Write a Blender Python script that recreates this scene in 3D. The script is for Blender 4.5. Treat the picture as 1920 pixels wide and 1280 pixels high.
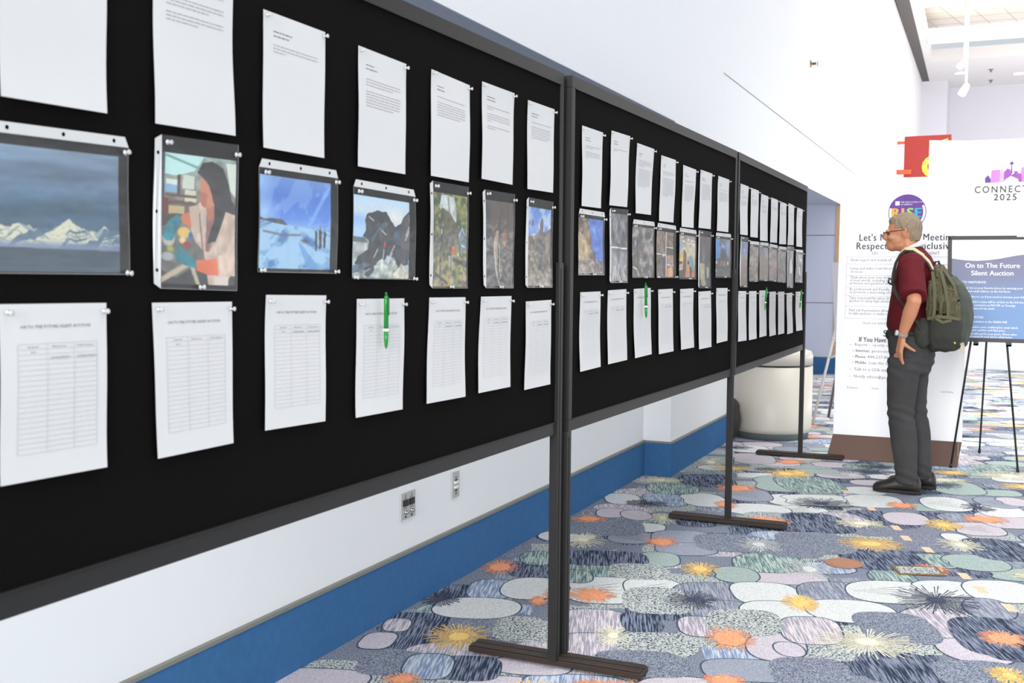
import bpy, bmesh, math, random
import numpy as np
from mathutils import Vector, Matrix, noise as mnoise
C = bpy.context.scene.collection
for o in list(bpy.data.objects): bpy.data.objects.remove(o)

# ------------------------------------------------------------------ camera
F_PX, YAW, PITCH, ROLL, CAM_H = 2064.02, 0.42836, -0.0599, 0.0080, 1.3561
def cam_axes():
    f = Vector((-math.sin(YAW)*math.cos(PITCH), math.cos(YAW)*math.cos(PITCH), math.sin(PITCH)))
    r = Vector((math.cos(YAW), math.sin(YAW), 0)); u = r.cross(f)
    return (math.cos(ROLL)*r+math.sin(ROLL)*u, -math.sin(ROLL)*r+math.cos(ROLL)*u, f)
R_, U_, F_ = cam_axes()
cd = bpy.data.cameras.new('camera'); cam = bpy.data.objects.new('camera', cd); C.objects.link(cam)
m = Matrix((R_, U_, -F_)).transposed().to_4x4(); m.translation = (0, 0, CAM_H)
cam.matrix_world = m
cd.sensor_width = 36; cd.lens = F_PX/1920*36; cd.clip_start = .05; cd.clip_end = 200
cd.dof.use_dof = True; cd.dof.focus_distance = 5.4; cd.dof.aperture_fstop = 7.5
bpy.context.scene.camera = cam

# ------------------------------------------------------------------ light
S = bpy.context.scene
S.view_settings.view_transform = 'Standard'; S.view_settings.look = 'None'
S.view_settings.gamma = 1; S.view_settings.use_curve_mapping = False
S.view_settings.exposure = -0.85
w = bpy.data.worlds.new('daylight'); S.world = w; w.use_nodes = True
bg = w.node_tree.nodes['Background']; bg.inputs[0].default_value = (.86, .93, 1.0, 1); bg.inputs[1].default_value = 1.3
def area(name, loc, rot, sx, sy, power, col, spread=math.pi):
    d = bpy.data.lights.new(name, 'AREA'); d.shape = 'RECTANGLE'; d.size = sx; d.size_y = sy
    d.energy = power; d.color = col; d.spread = spread
    o = bpy.data.objects.new(name, d); C.objects.link(o); o.location = loc; o.rotation_euler = rot
    return o
area('window_daylight', (8.5, 6, 1.25), (0, math.radians(90), 0), 2.4, 22, 900, (.85, .93, 1))
area('hall_ceiling_light', (.6, 5, 6.7), (0, 0, 0), 2.6, 9, 210, (1, .97, .93), 1.25)
area('hall_ceiling_light', (.8, 13.5, 6.7), (0, 0, 0), 2.6, 8, 470, (1, .97, .93), 1.25)
area('hall_ceiling_light', (2.0, 25, 6.7), (0, 0, 0), 6, 8, 700, (1, .96, .9))
area('front_fill', (-.2, -5.2, 3.2), (math.radians(88), 0, 0), 3.6, 5, 1900, (.97, .98, 1))  # added fill behind the camera to brighten the camera-facing sign
area('far_hall_fill', (4.5, 23, 1.0), (0, math.radians(160), 0), 3, 16, 2600, (1, .97, .95))  # added unseen fill aimed upward to brighten the far ceiling

# ------------------------------------------------------------------ helpers
def lin(c):
    c = c/255 if c > 1 else c
    return c/12.92 if c <= .04045 else ((c+.055)/1.055)**2.4
def srgb(r, g, b): return (lin(r), lin(g), lin(b), 1)
def mix_nodes(nt, a, b):
    n = nt.nodes.new('ShaderNodeMix'); n.data_type = 'RGBA'; n.inputs[6].default_value = a; n.inputs[7].default_value = b
    return n
def mat(name, col, rough=.6, var=.06, scale=40, metal=0, bump=0, bscale=200, spec=.5, coord='Object', stretch=None):
    m = bpy.data.materials.new(name); m.use_nodes = True; nt = m.node_tree; p = nt.nodes['Principled BSDF']
    tc = nt.nodes.new('ShaderNodeTexCoord'); n = nt.nodes.new('ShaderNodeTexNoise'); n.inputs['Scale'].default_value = scale
    n.inputs['Detail'].default_value = 4
    src = tc.outputs[coord]
    if stretch:
        mp = nt.nodes.new('ShaderNodeMapping'); mp.inputs['Scale'].default_value = stretch; nt.links.new(src, mp.inputs[0]); src = mp.outputs[0]
    nt.links.new(src, n.inputs['Vector'])
    c = np.array(col[:3])
    lo = tuple(np.clip(c*(1-var), 0, 1))+(1,); hi = tuple(np.clip(c*(1+var), 0, 1))+(1,)
    mx = mix_nodes(nt, lo, hi); nt.links.new(n.outputs['Fac'], mx.inputs[0]); nt.links.new(mx.outputs[2], p.inputs['Base Color'])
    p.inputs['Roughness'].default_value = rough; p.inputs['Metallic'].default_value = metal; p.inputs['Specular IOR Level'].default_value = spec
    if bump:
        n2 = nt.nodes.new('ShaderNodeTexNoise'); n2.inputs['Scale'].default_value = bscale; n2.inputs['Detail'].default_value = 5
        nt.links.new(src, n2.inputs['Vector'])
        b = nt.nodes.new('ShaderNodeBump'); b.inputs['Strength'].default_value = bump; b.inputs['Distance'].default_value = .01
        nt.links.new(n2.outputs['Fac'], b.inputs['Height']); nt.links.new(b.outputs[0], p.inputs['Normal'])
    return m
def emit_mat(name, col, strength):
    m = mat(name, col, .5); p = m.node_tree.nodes['Principled BSDF']
    p.inputs['Emission Color'].default_value = col; p.inputs['Emission Strength'].default_value = strength
    return m

class MB:
    def __init__(s): s.v = []; s.f = []; s.mi = []; s.cur = 0
    def add(s, vs, fs):
        n = len(s.v); s.v += [tuple(v) for v in vs]; s.f += [tuple(i+n for i in f) for f in fs]; s.mi += [s.cur]*len(fs); return s
    def m(s, i): s.cur = i; return s
    def box(s, a, b, T=None):
        (x0, y0, z0), (x1, y1, z1) = a, b
        vs = [(x0,y0,z0),(x1,y0,z0),(x1,y1,z0),(x0,y1,z0),(x0,y0,z1),(x1,y0,z1),(x1,y1,z1),(x0,y1,z1)]
        if T: vs = [T(*v) for v in vs]
        return s.add(vs, [(0,3,2,1),(4,5,6,7),(0,1,5,4),(1,2,6,5),(2,3,7,6),(3,0,4,7)])
    def tube(s, pts, rad, seg=12, flat=1.0, up=None, caps=True):
        pts = [Vector(p) for p in pts]; n = len(pts)
        rad = [rad]*n if isinstance(rad, (int, float)) else rad
        vs = []; ref = None
        for i, p in enumerate(pts):
            t = (pts[min(i+1, n-1)]-pts[max(i-1, 0)]).normalized()
            if up is not None: a = Vector(up)
            elif ref is None: a = Vector((0, 0, 1)) if abs(t.z) < .9 else Vector((1, 0, 0))
            else: a = ref
            e1 = (a-t*a.dot(t)).normalized(); ref = e1; e2 = t.cross(e1)
            for k in range(seg):
                th = 2*math.pi*k/seg
                vs.append(p+e1*(rad[i]*math.cos(th)*flat)+e2*(rad[i]*math.sin(th)))
        fs = []
        for i in range(n-1):
            for k in range(seg):
                a = i*seg+k; b = i*seg+(k+1) % seg
                fs.append((a, b, b+seg, a+seg))
        if caps: fs += [tuple(range(seg-1, -1, -1)), tuple(range((n-1)*seg, n*seg))]
        return s.add(vs, fs)
    def ribbon(s, pts, width_dir, wid, thick):   # strap: rectangular section
        pts = [Vector(p) for p in pts]; n = len(pts); vs = []
        for i, p in enumerate(pts):
            t = (pts[min(i+1, n-1)]-pts[max(i-1, 0)]).normalized()
            wd = Vector(width_dir if not isinstance(width_dir, list) else width_dir[i]); wd = (wd-t*wd.dot(t)).normalized(); nn = t.cross(wd)
            for a, b in ((-1,-1),(1,-1),(1,1),(-1,1)): vs.append(p+wd*(a*wid/2)+nn*(b*thick/2))
        fs = [(0,1,2,3)[::-1], tuple((n-1)*4+k for k in range(4))]
        for i in range(n-1):
            for k in range(4):
                a = i*4+k; b = i*4+(k+1) % 4; fs.append((a, b, b+4, a+4))
        return s.add(vs, fs)
    def loft(s, rings, seg=24, ex=2.0):          # rings: (cx,cy,cz,rx,ry) horizontal superellipses
        vs = []
        for (cx, cy, cz, rx, ry) in rings:
            for k in range(seg):
                th = 2*math.pi*k/seg; c, q = math.cos(th), math.sin(th)
                vs.append((cx+rx*math.copysign(abs(c)**(2/ex), c), cy+ry*math.copysign(abs(q)**(2/ex), q), cz))
        n = len(rings); fs = []
        up = rings[-1][2] > rings[0][2]
        for i in range(n-1):
            for k in range(seg):
                a = i*seg+k; b = i*seg+(k+1) % seg
                fs.append((a, b, b+seg, a+seg) if up else (a, a+seg, b+seg, b))
        c0 = tuple(range(seg)); c1 = tuple(range((n-1)*seg, n*seg))
        fs += [c0[::-1], c1] if up else [c0, c1[::-1]]
        return s.add(vs, fs)
    def ell(s, c, r, seg=20, rot=None):
        vs = []; fs = []; n = seg//2
        for i in range(n+1):
            ph = math.pi*i/n
            for k in range(seg):
                th = 2*math.pi*k/seg
                v = Vector((r[0]*math.sin(ph)*math.cos(th), r[1]*math.sin(ph)*math.sin(th), -r[2]*math.cos(ph)))
                if rot is not None: v = rot @ v
                vs.append(Vector(c)+v)
        for i in range(n):
            for k in range(seg):
                a = i*seg+k; b = i*seg+(k+1) % seg
                if i == 0: fs.append((a, b+seg, a+seg))
                elif i == n-1: fs.append((a, b, a+seg))
                else: fs.append((a, b, b+seg, a+seg))
        return s.add(vs, fs)
    def cap(s, a, b, ra, rb, seg=14):            # capsule with two radii
        s.tube([a, b], [ra, rb], seg); s.ell(a, (ra,)*3, seg); return s.ell(b, (rb,)*3, seg)
    def lathe(s, prof, c=(0,0,0), axis='z', seg=20):
        vs = []; fs = []; n = len(prof)
        for r, h in prof:
            for k in range(seg):
                th = 2*math.pi*k/seg; x, y = r*math.cos(th), r*math.sin(th)
                v = (x, y, h) if axis == 'z' else ((h, x, y) if axis == 'x' else (y, h, x))
                vs.append((c[0]+v[0], c[1]+v[1], c[2]+v[2]))
        for i in range(n-1):
            for k in range(seg):
                a = i*seg+k; b = i*seg+(k+1) % seg; fs.append((a, b, b+seg, a+seg))
        fs += [tuple(range(seg-1, -1, -1)), tuple(range((n-1)*seg, n*seg))]
        return s.add(vs, fs)
    def poly(s, pts, T=None):
        return s.add([T(*p) for p in pts] if T else pts, [tuple(range(len(pts)))])
    def prism(s, pts, T, d0, d1):                # pts 2D polygon; T(u,v,d)
        n = len(pts)
        vs = [T(p[0], p[1], d0) for p in pts]+[T(p[0], p[1], d1) for p in pts]
        fs = [tuple(range(n))[::-1], tuple(range(n, 2*n))]+[(i, (i+1) % n, (i+1) % n+n, i+n) for i in range(n)]
        return s.add(vs, fs)
    def grid(s, fn, nu, nv):
        vs = [fn(i/nu, j/nv) for j in range(nv+1) for i in range(nu+1)]
        fs = [(j*(nu+1)+i, j*(nu+1)+i+1, (j+1)*(nu+1)+i+1, (j+1)*(nu+1)+i) for j in range(nv) for i in range(nu)]
        return s.add(vs, fs)
    def build(s, name, mats, parent=None, smooth=False, bevel=0):
        me = bpy.data.meshes.new(name); me.from_pydata(s.v, [], s.f)
        if not isinstance(mats, (list, tuple)): mats = [mats]
        for x in mats: me.materials.append(x)
        me.polygons.foreach_set('material_index', s.mi)
        if smooth: me.polygons.foreach_set('use_smooth', [True]*len(s.f))
        me.validate(); me.update()
        o = bpy.data.objects.new(name, me); C.objects.link(o)
        if parent:
            o.parent = parent
            if parent.type == 'EMPTY' or True: o.matrix_parent_inverse = parent_inv(parent)
        if bevel:
            b = o.modifiers.new('bevel', 'BEVEL'); b.width = bevel; b.segments = 2; b.limit_method = 'ANGLE'
        return o
def parent_inv(p):
    mm = Matrix.Identity(4); q = p
    while q: mm = (q.matrix_parent_inverse @ q.matrix_basis) @ mm; q = q.parent
    return mm.inverted()
def tag(o, label, cat, group=None):
    o['label'] = label; o['category'] = cat
    if group: o['group'] = group
    return o
def thing(name, label, cat, loc, group=None):
    o = bpy.data.objects.new(name, None); C.objects.link(o); o.location = loc; o.empty_display_size = .1
    return tag(o, label, cat, group)
def struct(o): o['kind'] = 'structure'; return o
_tc = {}
def text2d(body, size=1, bold=0, align='LEFT', space=1, res=3):
    key = (body, bold, align, space, res)
    if key not in _tc:
        cu = bpy.data.curves.new('t', 'FONT'); cu.body = body; cu.size = 1; cu.align_x = align; cu.offset = bold; cu.space_character = space
        cu.resolution_u = res; cu.fill_mode = 'FRONT'
        o = bpy.data.objects.new('t', cu); C.objects.link(o)
        dg = bpy.context.evaluated_depsgraph_get(); me = bpy.data.meshes.new_from_object(o.evaluated_get(dg))
        _tc[key] = ([(v.co.x, v.co.y) for v in me.vertices], [tuple(p.vertices) for p in me.polygons])
        bpy.data.objects.remove(o); bpy.data.curves.remove(cu); bpy.data.meshes.remove(me)
    v, f = _tc[key]
    return [(x*size, y*size) for x, y in v], f
def remesh(mb, name, mats, voxel, smooth=6, parent=None, disp=None, lap=.5):
    o = mb.build(name, mats, None)
    r = o.modifiers.new('r', 'REMESH'); r.mode = 'VOXEL'; r.voxel_size = voxel
    if smooth:
        q = o.modifiers.new('s', 'SMOOTH'); q.iterations = smooth; q.factor = lap
    dg = bpy.context.evaluated_depsgraph_get(); me = bpy.data.meshes.new_from_object(o.evaluated_get(dg))
    me.name = name; old = o.data; o.modifiers.clear(); o.data = me; bpy.data.meshes.remove(old)
    if not me.materials:
        for x in (mats if isinstance(mats, (list, tuple)) else [mats]): me.materials.append(x)
    if disp:
        for v in me.vertices: v.co = v.co+disp(v.co, v.normal)
    me.polygons.foreach_set('use_smooth', [True]*len(me.polygons)); me.update()
    if parent: o.parent = parent; o.matrix_parent_inverse = parent_inv(parent)
    return o
PAGES=[[(-2.284,1.899,-2.065,1.902,-2.076,1.623,-2.29,1.62),
 (-1.955,1.9,-1.736,1.903,-1.74,1.625,-1.962,1.621),
 (-1.641,1.892,-1.42,1.89,-1.435,1.612,-1.652,1.612),
 (-1.285,1.887,-1.063,1.883,-1.079,1.607,-1.298,1.607),
 (-0.9327,1.893,-0.7096,1.886,-0.7267,1.615,-0.9462,1.615),
 (-0.632,1.91,-0.4068,1.91,-0.4324,1.631,-0.6457,1.632),
 (-0.3058,1.905,-0.0864,1.906,-0.1098,1.63,-0.3197,1.627)],
[(0.0966,1.88,0.3117,1.881,0.2789,1.603,0.0819,1.6),
 (0.4029,1.9,0.6233,1.904,0.5764,1.625,0.3693,1.62),
 (0.7103,1.888,0.9394,1.888,0.884,1.611,0.6831,1.608),
 (1.04,1.873,1.262,1.874,1.215,1.595,0.9999,1.592),
 (1.38,1.864,1.605,1.862,1.551,1.585,1.347,1.583),
 (1.685,1.87,1.91,1.87,1.871,1.593,1.639,1.59),
 (2.031,1.87,2.269,1.869,2.237,1.592,1.994,1.59)],
[(0.0527,1.87,0.2767,1.87,0.2408,1.593,0.0353,1.591),
 (0.3402,1.868,0.5731,1.868,0.535,1.59,0.3163,1.587),
 (0.6434,1.856,0.8799,1.855,0.8445,1.579,0.6018,1.576),
 (0.9694,1.856,1.213,1.855,1.169,1.579,0.9285,1.575),
 (1.291,1.852,1.531,1.851,1.507,1.579,1.247,1.573),
 (1.612,1.861,1.85,1.857,1.812,1.582,1.564,1.577),
 (1.972,1.854,2.224,1.853,2.188,1.579,1.927,1.577)]]
SLEEVES=[[(-2.311,1.583,-2.023,1.589,-2.025,1.352,-2.313,1.353),
 (-1.959,1.604,-1.726,1.609,-1.735,1.321,-1.967,1.328),
 (-1.661,1.59,-1.374,1.59,-1.382,1.357,-1.669,1.359),
 (-1.31,1.577,-1.021,1.572,-1.023,1.343,-1.318,1.346),
 (-0.945,1.604,-0.7194,1.603,-0.7231,1.319,-0.9466,1.321),
 (-0.6311,1.604,-0.4048,1.605,-0.4115,1.317,-0.6205,1.319),
 (-0.3157,1.603,-0.0967,1.601,-0.0986,1.317,-0.3224,1.318)],
[(0.0668,1.591,0.3343,1.591,0.3376,1.36,0.066,1.359),
 (0.3834,1.612,0.6034,1.617,0.6044,1.331,0.3907,1.331),
 (0.6631,1.583,0.9524,1.585,0.9544,1.352,0.663,1.351),
 (0.9895,1.584,1.274,1.583,1.279,1.351,0.9878,1.351),
 (1.327,1.578,1.62,1.577,1.631,1.345,1.335,1.346),
 (1.657,1.583,1.904,1.581,1.912,1.3,1.663,1.303),
 (1.99,1.582,2.319,1.585,2.334,1.354,2,1.353)],
[(0.0735,1.585,0.2854,1.582,0.2805,1.299,0.0703,1.302),
 (0.3233,1.564,0.6063,1.567,0.6023,1.331,0.3284,1.331),
 (0.6227,1.567,0.9047,1.57,0.9235,1.333,0.628,1.337),
 (0.9318,1.567,1.224,1.564,1.229,1.328,0.9376,1.335),
 (1.25,1.56,1.562,1.561,1.558,1.322,1.249,1.325),
 (1.583,1.572,1.856,1.572,1.862,1.284,1.599,1.286),
 (1.936,1.556,2.261,1.558,2.279,1.32,1.941,1.321)]]
BIDS=[[(-2.295,1.306,-2.077,1.304,-2.087,1.024,-2.305,1.028),
 (-1.968,1.302,-1.746,1.3,-1.753,1.02,-1.965,1.02),
 (-1.637,1.312,-1.418,1.308,-1.433,1.026,-1.652,1.032),
 (-1.292,1.298,-1.071,1.296,-1.09,1.016,-1.308,1.019),
 (-0.9399,1.296,-0.7288,1.294,-0.7392,1.014,-0.9651,1.017),
 (-0.6301,1.294,-0.4184,1.293,-0.4363,1.015,-0.6578,1.016),
 (-0.3086,1.274,-0.0973,1.276,-0.1161,0.9952,-0.3309,0.9952)],
[(0.0969,1.299,0.3049,1.3,0.2978,1.022,0.0878,1.019),
 (0.3855,1.303,0.6016,1.306,0.603,1.027,0.3779,1.025),
 (0.6934,1.306,0.9182,1.309,0.9251,1.03,0.7022,1.027),
 (1.025,1.301,1.246,1.303,1.252,1.023,1.028,1.023),
 (1.365,1.3,1.596,1.302,1.599,1.021,1.373,1.022),
 (1.684,1.285,1.924,1.287,1.929,1.005,1.69,1.006),
 (2.035,1.3,2.276,1.299,2.266,1.019,2.034,1.017)],
[(0.0554,1.28,0.2686,1.278,0.2689,0.9962,0.038,1.001),
 (0.3425,1.276,0.5617,1.276,0.5663,0.9928,0.3369,0.9936),
 (0.6516,1.277,0.877,1.277,0.8775,0.9951,0.6464,0.995),
 (0.9765,1.266,1.204,1.266,1.205,0.986,0.9753,0.9851),
 (1.284,1.263,1.522,1.262,1.518,0.9817,1.283,0.9817),
 (1.616,1.25,1.852,1.252,1.871,0.9696,1.633,0.9684),
 (1.993,1.256,2.264,1.256,2.294,0.9706,2.013,0.974)]]
PETALS=[('W',-2.141,6.335,0.088,0.141),('B',-1.901,6.424,0.106,0.163),('W',-1.691,6.530,0.112,0.179),('L',-2.071,5.927,0.069,0.110),('L',-1.923,5.933,0.071,0.114),('W',-1.237,6.759,0.095,0.152),('G',-1.529,5.492,0.130,0.169),('G',-1.454,5.297,0.125,0.110),('S',-1.517,5.046,0.079,0.116),('T',-1.028,5.209,0.138,0.152),('S',-1.121,4.938,0.084,0.119),('T',-1.737,4.689,0.115,0.148),('W',-1.581,4.439,0.137,0.176),('W',-1.382,4.546,0.109,0.154),('H',-1.147,4.588,0.137,0.151),('H',-1.043,4.368,0.118,0.126),('W',-0.931,4.693,0.120,0.153),('W',-0.843,4.451,0.118,0.132),('M',-1.476,3.991,0.124,0.149),('N',-1.295,4.088,0.070,0.111),('M',-1.358,3.738,0.116,0.130),('M',-1.076,4.133,0.067,0.108),('L',-0.759,4.024,0.089,0.134),('P',-1.161,3.857,0.124,0.118),('P',-0.932,4.257,0.122,0.148),('D',-1.150,3.639,0.135,0.116),('G',-0.801,3.735,0.127,0.095),('D',-2.010,5.568,0.198,0.184),('N',-1.772,4.940,0.185,0.127),('P',-1.530,4.791,0.115,0.120),('D',-1.560,6.032,0.163,0.151),('D',-1.277,5.526,0.158,0.166),('P',-1.325,4.391,0.121,0.166),('T',-1.962,6.800,0.136,0.169),('G',-1.914,7.278,0.105,0.161),('S',-1.986,7.983,0.108,0.172),('N',-1.831,7.163,0.155,0.211),('L',-1.749,8.201,0.131,0.210),('W',-1.877,8.649,0.123,0.160),('P',-1.209,6.208,0.120,0.133),('W',-1.336,6.401,0.159,0.142),('S',-1.362,7.288,0.154,0.246),('B',-1.090,5.711,0.121,0.156),('D',-0.980,5.541,0.116,0.162),('G',-1.471,6.806,0.109,0.174),('N',-1.573,5.917,0.096,0.107),('T',-1.193,7.336,0.167,0.266),('W',-1.050,6.837,0.186,0.147),('W',-0.752,6.959,0.144,0.169),('W',-0.341,7.073,0.118,0.188),('S',-0.312,7.656,0.133,0.212),('L',-0.523,6.533,0.100,0.147),('L',-0.146,6.433,0.110,0.139),('L',-0.017,6.739,0.115,0.184),('M',-0.836,6.352,0.104,0.167),('N',-0.958,6.198,0.140,0.224),('N',-0.543,5.522,0.163,0.184),('T',-0.329,5.594,0.122,0.121),('S',-0.131,5.657,0.121,0.135),('T',-0.466,5.200,0.084,0.133),('H',-0.663,4.840,0.134,0.147),('W',-0.443,4.962,0.161,0.151),('W',-0.236,5.120,0.118,0.112),('W',-0.016,5.180,0.125,0.152),('W',-0.569,4.597,0.148,0.137),('M',-0.675,4.275,0.094,0.146),('L',-0.710,4.016,0.043,0.069),('M',-0.231,4.571,0.123,0.184),('H',-0.057,4.878,0.083,0.133),('L',-0.095,4.295,0.102,0.121),('N',-0.032,4.512,0.128,0.205),('N',-0.327,3.992,0.117,0.140),('N',0.010,4.346,0.074,0.099),('D',-0.066,4.047,0.127,0.122),('D',-0.598,3.807,0.115,0.133),('D',-0.381,4.452,0.124,0.174),('N',-0.041,5.989,0.128,0.204),('D',-0.897,5.717,0.155,0.203),('W',-0.243,6.163,0.053,0.085),('D',-0.394,5.968,0.113,0.172),('W',-0.995,5.748,0.052,0.084),('W',-0.037,6.999,0.109,0.153),('G',-0.067,7.249,0.093,0.149),('P',-0.460,4.219,0.163,0.178),('P',-0.597,4.051,0.092,0.093),('L',0.034,7.328,0.073,0.116),('D',-0.634,6.750,0.129,0.148),('N',-0.702,6.516,0.106,0.139),('B',-2.021,4.233,0.083,0.133),('W',-1.870,4.323,0.108,0.146),('W',-1.959,3.965,0.146,0.124),('N',-2.062,3.670,0.135,0.135),('L',-2.110,3.444,0.051,0.081),('D',-1.818,3.802,0.136,0.140),('N',-2.119,4.139,0.094,0.099),('T',-2.047,4.807,0.071,0.113),('N',-1.991,4.613,0.093,0.128),('T',-1.763,4.587,0.058,0.093),('N',-1.678,3.335,0.095,0.107),('B',-1.812,3.290,0.070,0.108),('D',-1.950,3.263,0.090,0.110),('P',-1.692,3.801,0.085,0.132),('M',-2.139,3.633,0.043,0.068),('D',-2.288,4.885,0.128,0.147)]
BURSTS=[('O',-2.128,5.720,0.108,0.107),('O',-1.609,5.383,0.094,0.124),('Y',-1.290,4.954,0.094,0.123),('K',-1.196,4.461,0.097,0.117),('O',-1.599,4.344,0.115,0.136),('O',-0.937,4.038,0.105,0.152),('O',-0.850,3.605,0.078,0.072),('Y',-0.783,4.612,0.073,0.116),('C',-1.341,3.878,0.065,0.105),('W',-1.145,5.547,0.108,0.140),('C',-1.981,5.244,0.104,0.149),('Y',-1.406,7.660,0.148,0.184),('O',-1.597,6.985,0.156,0.158),('O',-1.531,6.454,0.081,0.129),('O',-1.233,6.114,0.162,0.129),('O',-1.474,8.171,0.129,0.122),('C',-1.764,5.929,0.076,0.122),('C',-1.990,7.887,0.114,0.182),('K',-1.961,6.268,0.115,0.101),('K',-1.024,6.739,0.163,0.163),('O',-0.583,6.902,0.099,0.113),('K',-0.164,7.039,0.081,0.114),('Y',-0.320,6.448,0.107,0.141),('C',-0.737,6.285,0.121,0.104),('Y',-0.635,5.820,0.164,0.156),('C',-0.212,5.999,0.104,0.137),('O',-0.311,5.429,0.088,0.107),('W',-0.832,5.178,0.110,0.176),('K',-0.264,4.913,0.150,0.181),('Y',-0.762,4.635,0.060,0.096),('C',-0.460,4.223,0.160,0.154),('O',0.003,4.490,0.102,0.110),('Y',0.023,4.072,0.072,0.087),('Y',-1.327,7.733,0.088,0.135),('W',-0.981,7.817,0.099,0.135),('C',0.001,8.283,0.200,0.184),('Y',-1.860,3.612,0.127,0.151),('O',-2.142,4.574,0.098,0.135),('O',-1.829,3.143,0.071,0.067),('K',-2.150,4.013,0.073,0.094),('O',-1.730,4.285,0.078,0.125),('O',-1.770,4.162,0.046,0.074)]
STRIPS=[(-0.939,7.183),(-0.552,6.265),(-0.481,6.037),(-0.172,5.376),(-0.360,5.823),(0.018,4.934),(-0.735,6.726),(-0.099,5.173)]
# ------------------------------------------------------------------ setting
WA = -.019
WD = Vector((math.sin(WA), math.cos(WA), 0)); WN = Vector((math.cos(WA), -math.sin(WA), 0)); W0 = Vector((-2.10, 7.2, 0))
def WT(t, s, z): return W0+WN*t+WD*s+Vector((0, 0, z))
M_wall = mat('white_wall_paint', srgb(226, 227, 229), .7, .012, 8, bump=.03, bscale=300)
M_carpetbase = mat('blue_base_carpet', srgb(62, 106, 152), .95, .14, 30, bump=.5, bscale=500, spec=.1)
M_cap = mat('grey_base_cap', srgb(120, 120, 112), .5)
M_ceil = mat('ceiling_white', srgb(222, 220, 220), .8, .02)
M_tile = mat('ceiling_tile', srgb(215, 208, 202), .85, .03)
M_dark = mat('reveal_shadow', srgb(92, 88, 86), .8)
M_wood = mat('pale_wood', srgb(196, 158, 112), .5, .12, 12, stretch=(1, 1, .1))
ALC = 8.86
mb = MB()
mb.box((-1.4, -9, 2.39), (0, 28.6, 7.4), WT)
mb.box((-1.4, -9, 0), (-.19, 0, 2.39), WT)
mb.box((-1.4, 0, 0), (0, 1.75, 2.39), WT)
mb.box((-1.4, ALC, 0), (0, 28.6, 2.39), WT)
mb.box((-1.6, 1.75, 0), (-1.4, ALC, 2.39), WT)
mb.m(1).box((-.189, -9, 2.387), (-.002, -.001, 2.39), WT).box((-1.39, 1.751, 2.387), (-.002, ALC-.001, 2.39), WT)  # soffit undersides: the recess shade is put into their colour
struct(mb.build('wall_left', [M_wall, mat('soffit_blue_grey_shade', srgb(158, 166, 184), .8, .01)]))
mb = MB()
def base(a, b): mb.m(0).box((a[0], a[1], 0), (b[0], b[1], .225), WT).m(1).box((a[0], a[1], .225), (b[0]+.003*(b[0]-a[0] < .05), b[1], .237), WT)
base((-.19, -9), (-.175, 0)); base((-.19, -.015), (.012, 0)); base((0, 0), (.012, 1.75)); base((-1.39, ALC-.015), (0, ALC)); base((0, ALC), (.012, 27.6))
struct(mb.build('baseboard_left', [M_carpetbase, M_cap]))
mb = MB().box((.0, 1.40, 2.942), (.0025, 28, 2.95), WT)
struct(mb.build('trim_1', mat('wall_joint', srgb(150, 150, 150), .8)))
mb = MB().box((-.06, ALC-.02, .24), (.006, ALC+.02, 2.385), WT)
struct(mb.build('trim_2', M_wood))
mb = MB()
for z in (1.004, 1.958): mb.box((-1.39, ALC-.004, z-.006), (-.07, ALC, z+.006), WT)
mb.m(1).box((-1.39, ALC-.003, .24), (-.06, ALC, 2.388), WT)  # thin panel over the end wall, alcove shade put into its colour
struct(mb.build('trim_3', [mat('alcove_joint', srgb(120, 122, 132), .8), mat('alcove_blue_grey_shade', srgb(196, 200, 218), .75, .01)]))
# far wall, pier, ceiling
mb = MB(); mb.box((-3.2, 35.1, 0), (14, 35.4, 7.6)); mb.box((-3.2, 33.75, 0), (-1.935, 35.2, 6.95))
struct(mb.build('wall_back', mat('far_wall_paint', srgb(216, 214, 222), .75, .01)))
CZ = 6.95; cs = 1.231
def cx(y): return -1.94-.0325*(y-23.87)
mb = MB()
def quadbox(p, z0, z1): mb.prism(p, lambda u, v, d: (u, v, d), z0, z1)
mb.m(0)
quadbox([(cx(-6)-.45, -6), (14, -6), (14, 18), (cx(18)-.45, 18)], CZ, CZ+.25)
quadbox([(cx(18)-.45, 18), (cx(18), 18), (cx(30.64), 30.64), (cx(30.64)-.45, 30.64)], CZ, CZ+.3)
quadbox([(cx(30.64)-.45, 30.64), (14, 30.64), (14, 35.3), (cx(35.3)-.45, 35.3)], CZ, CZ+.3)
quadbox([(6, 18), (14, 18), (14, 30.64), (6, 30.64)], CZ, CZ+.3)
mb.m(1); quadbox([(-4, 17.9), (7, 17.9), (7, 31.5), (-4, 31.5)], CZ+.62, CZ+.7)
mb.m(2)
for k in range(-3, 22):       # tile joints, running diagonally
    x0 = -3+k*.6
    quadbox([(x0, 18), (x0+.02, 18), (x0+2.52, 31), (x0+2.5, 31)], CZ+.615, CZ+.62)
for k in range(20): quadbox([(-3.5, 18.2+k*.65), (6.5, 18.2+k*.65), (6.5, 18.215+k*.65), (-3.5, 18.215+k*.65)], CZ+.615, CZ+.62)
struct(mb.build('ceiling', [M_ceil, M_tile, mat('tile_joint', srgb(180, 172, 166), .8)]))
mb = MB(); quadbox([(cx(-6)-.9, -6), (cx(-6)-.4, -6), (cx(33.6)-.4, 33.6), (cx(33.6)-.9, 33.6)], CZ+.02, CZ+.3)
quadbox([(cx(-6)-.45, -6), (cx(-6)-.3, -6), (cx(33.6)-.16, 33.6), (cx(33.6)-.45, 33.6)], CZ-.012, CZ+.02)
struct(mb.build('trim_4', M_dark))  # dark strips standing in for the shadow gap along the ceiling edge
M_lamp = emit_mat('warm_lamp_diffuser', (1, .95, .84, 1), 3.0)
M_white = mat('white_enamel', srgb(236, 234, 228), .45, .02)
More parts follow.
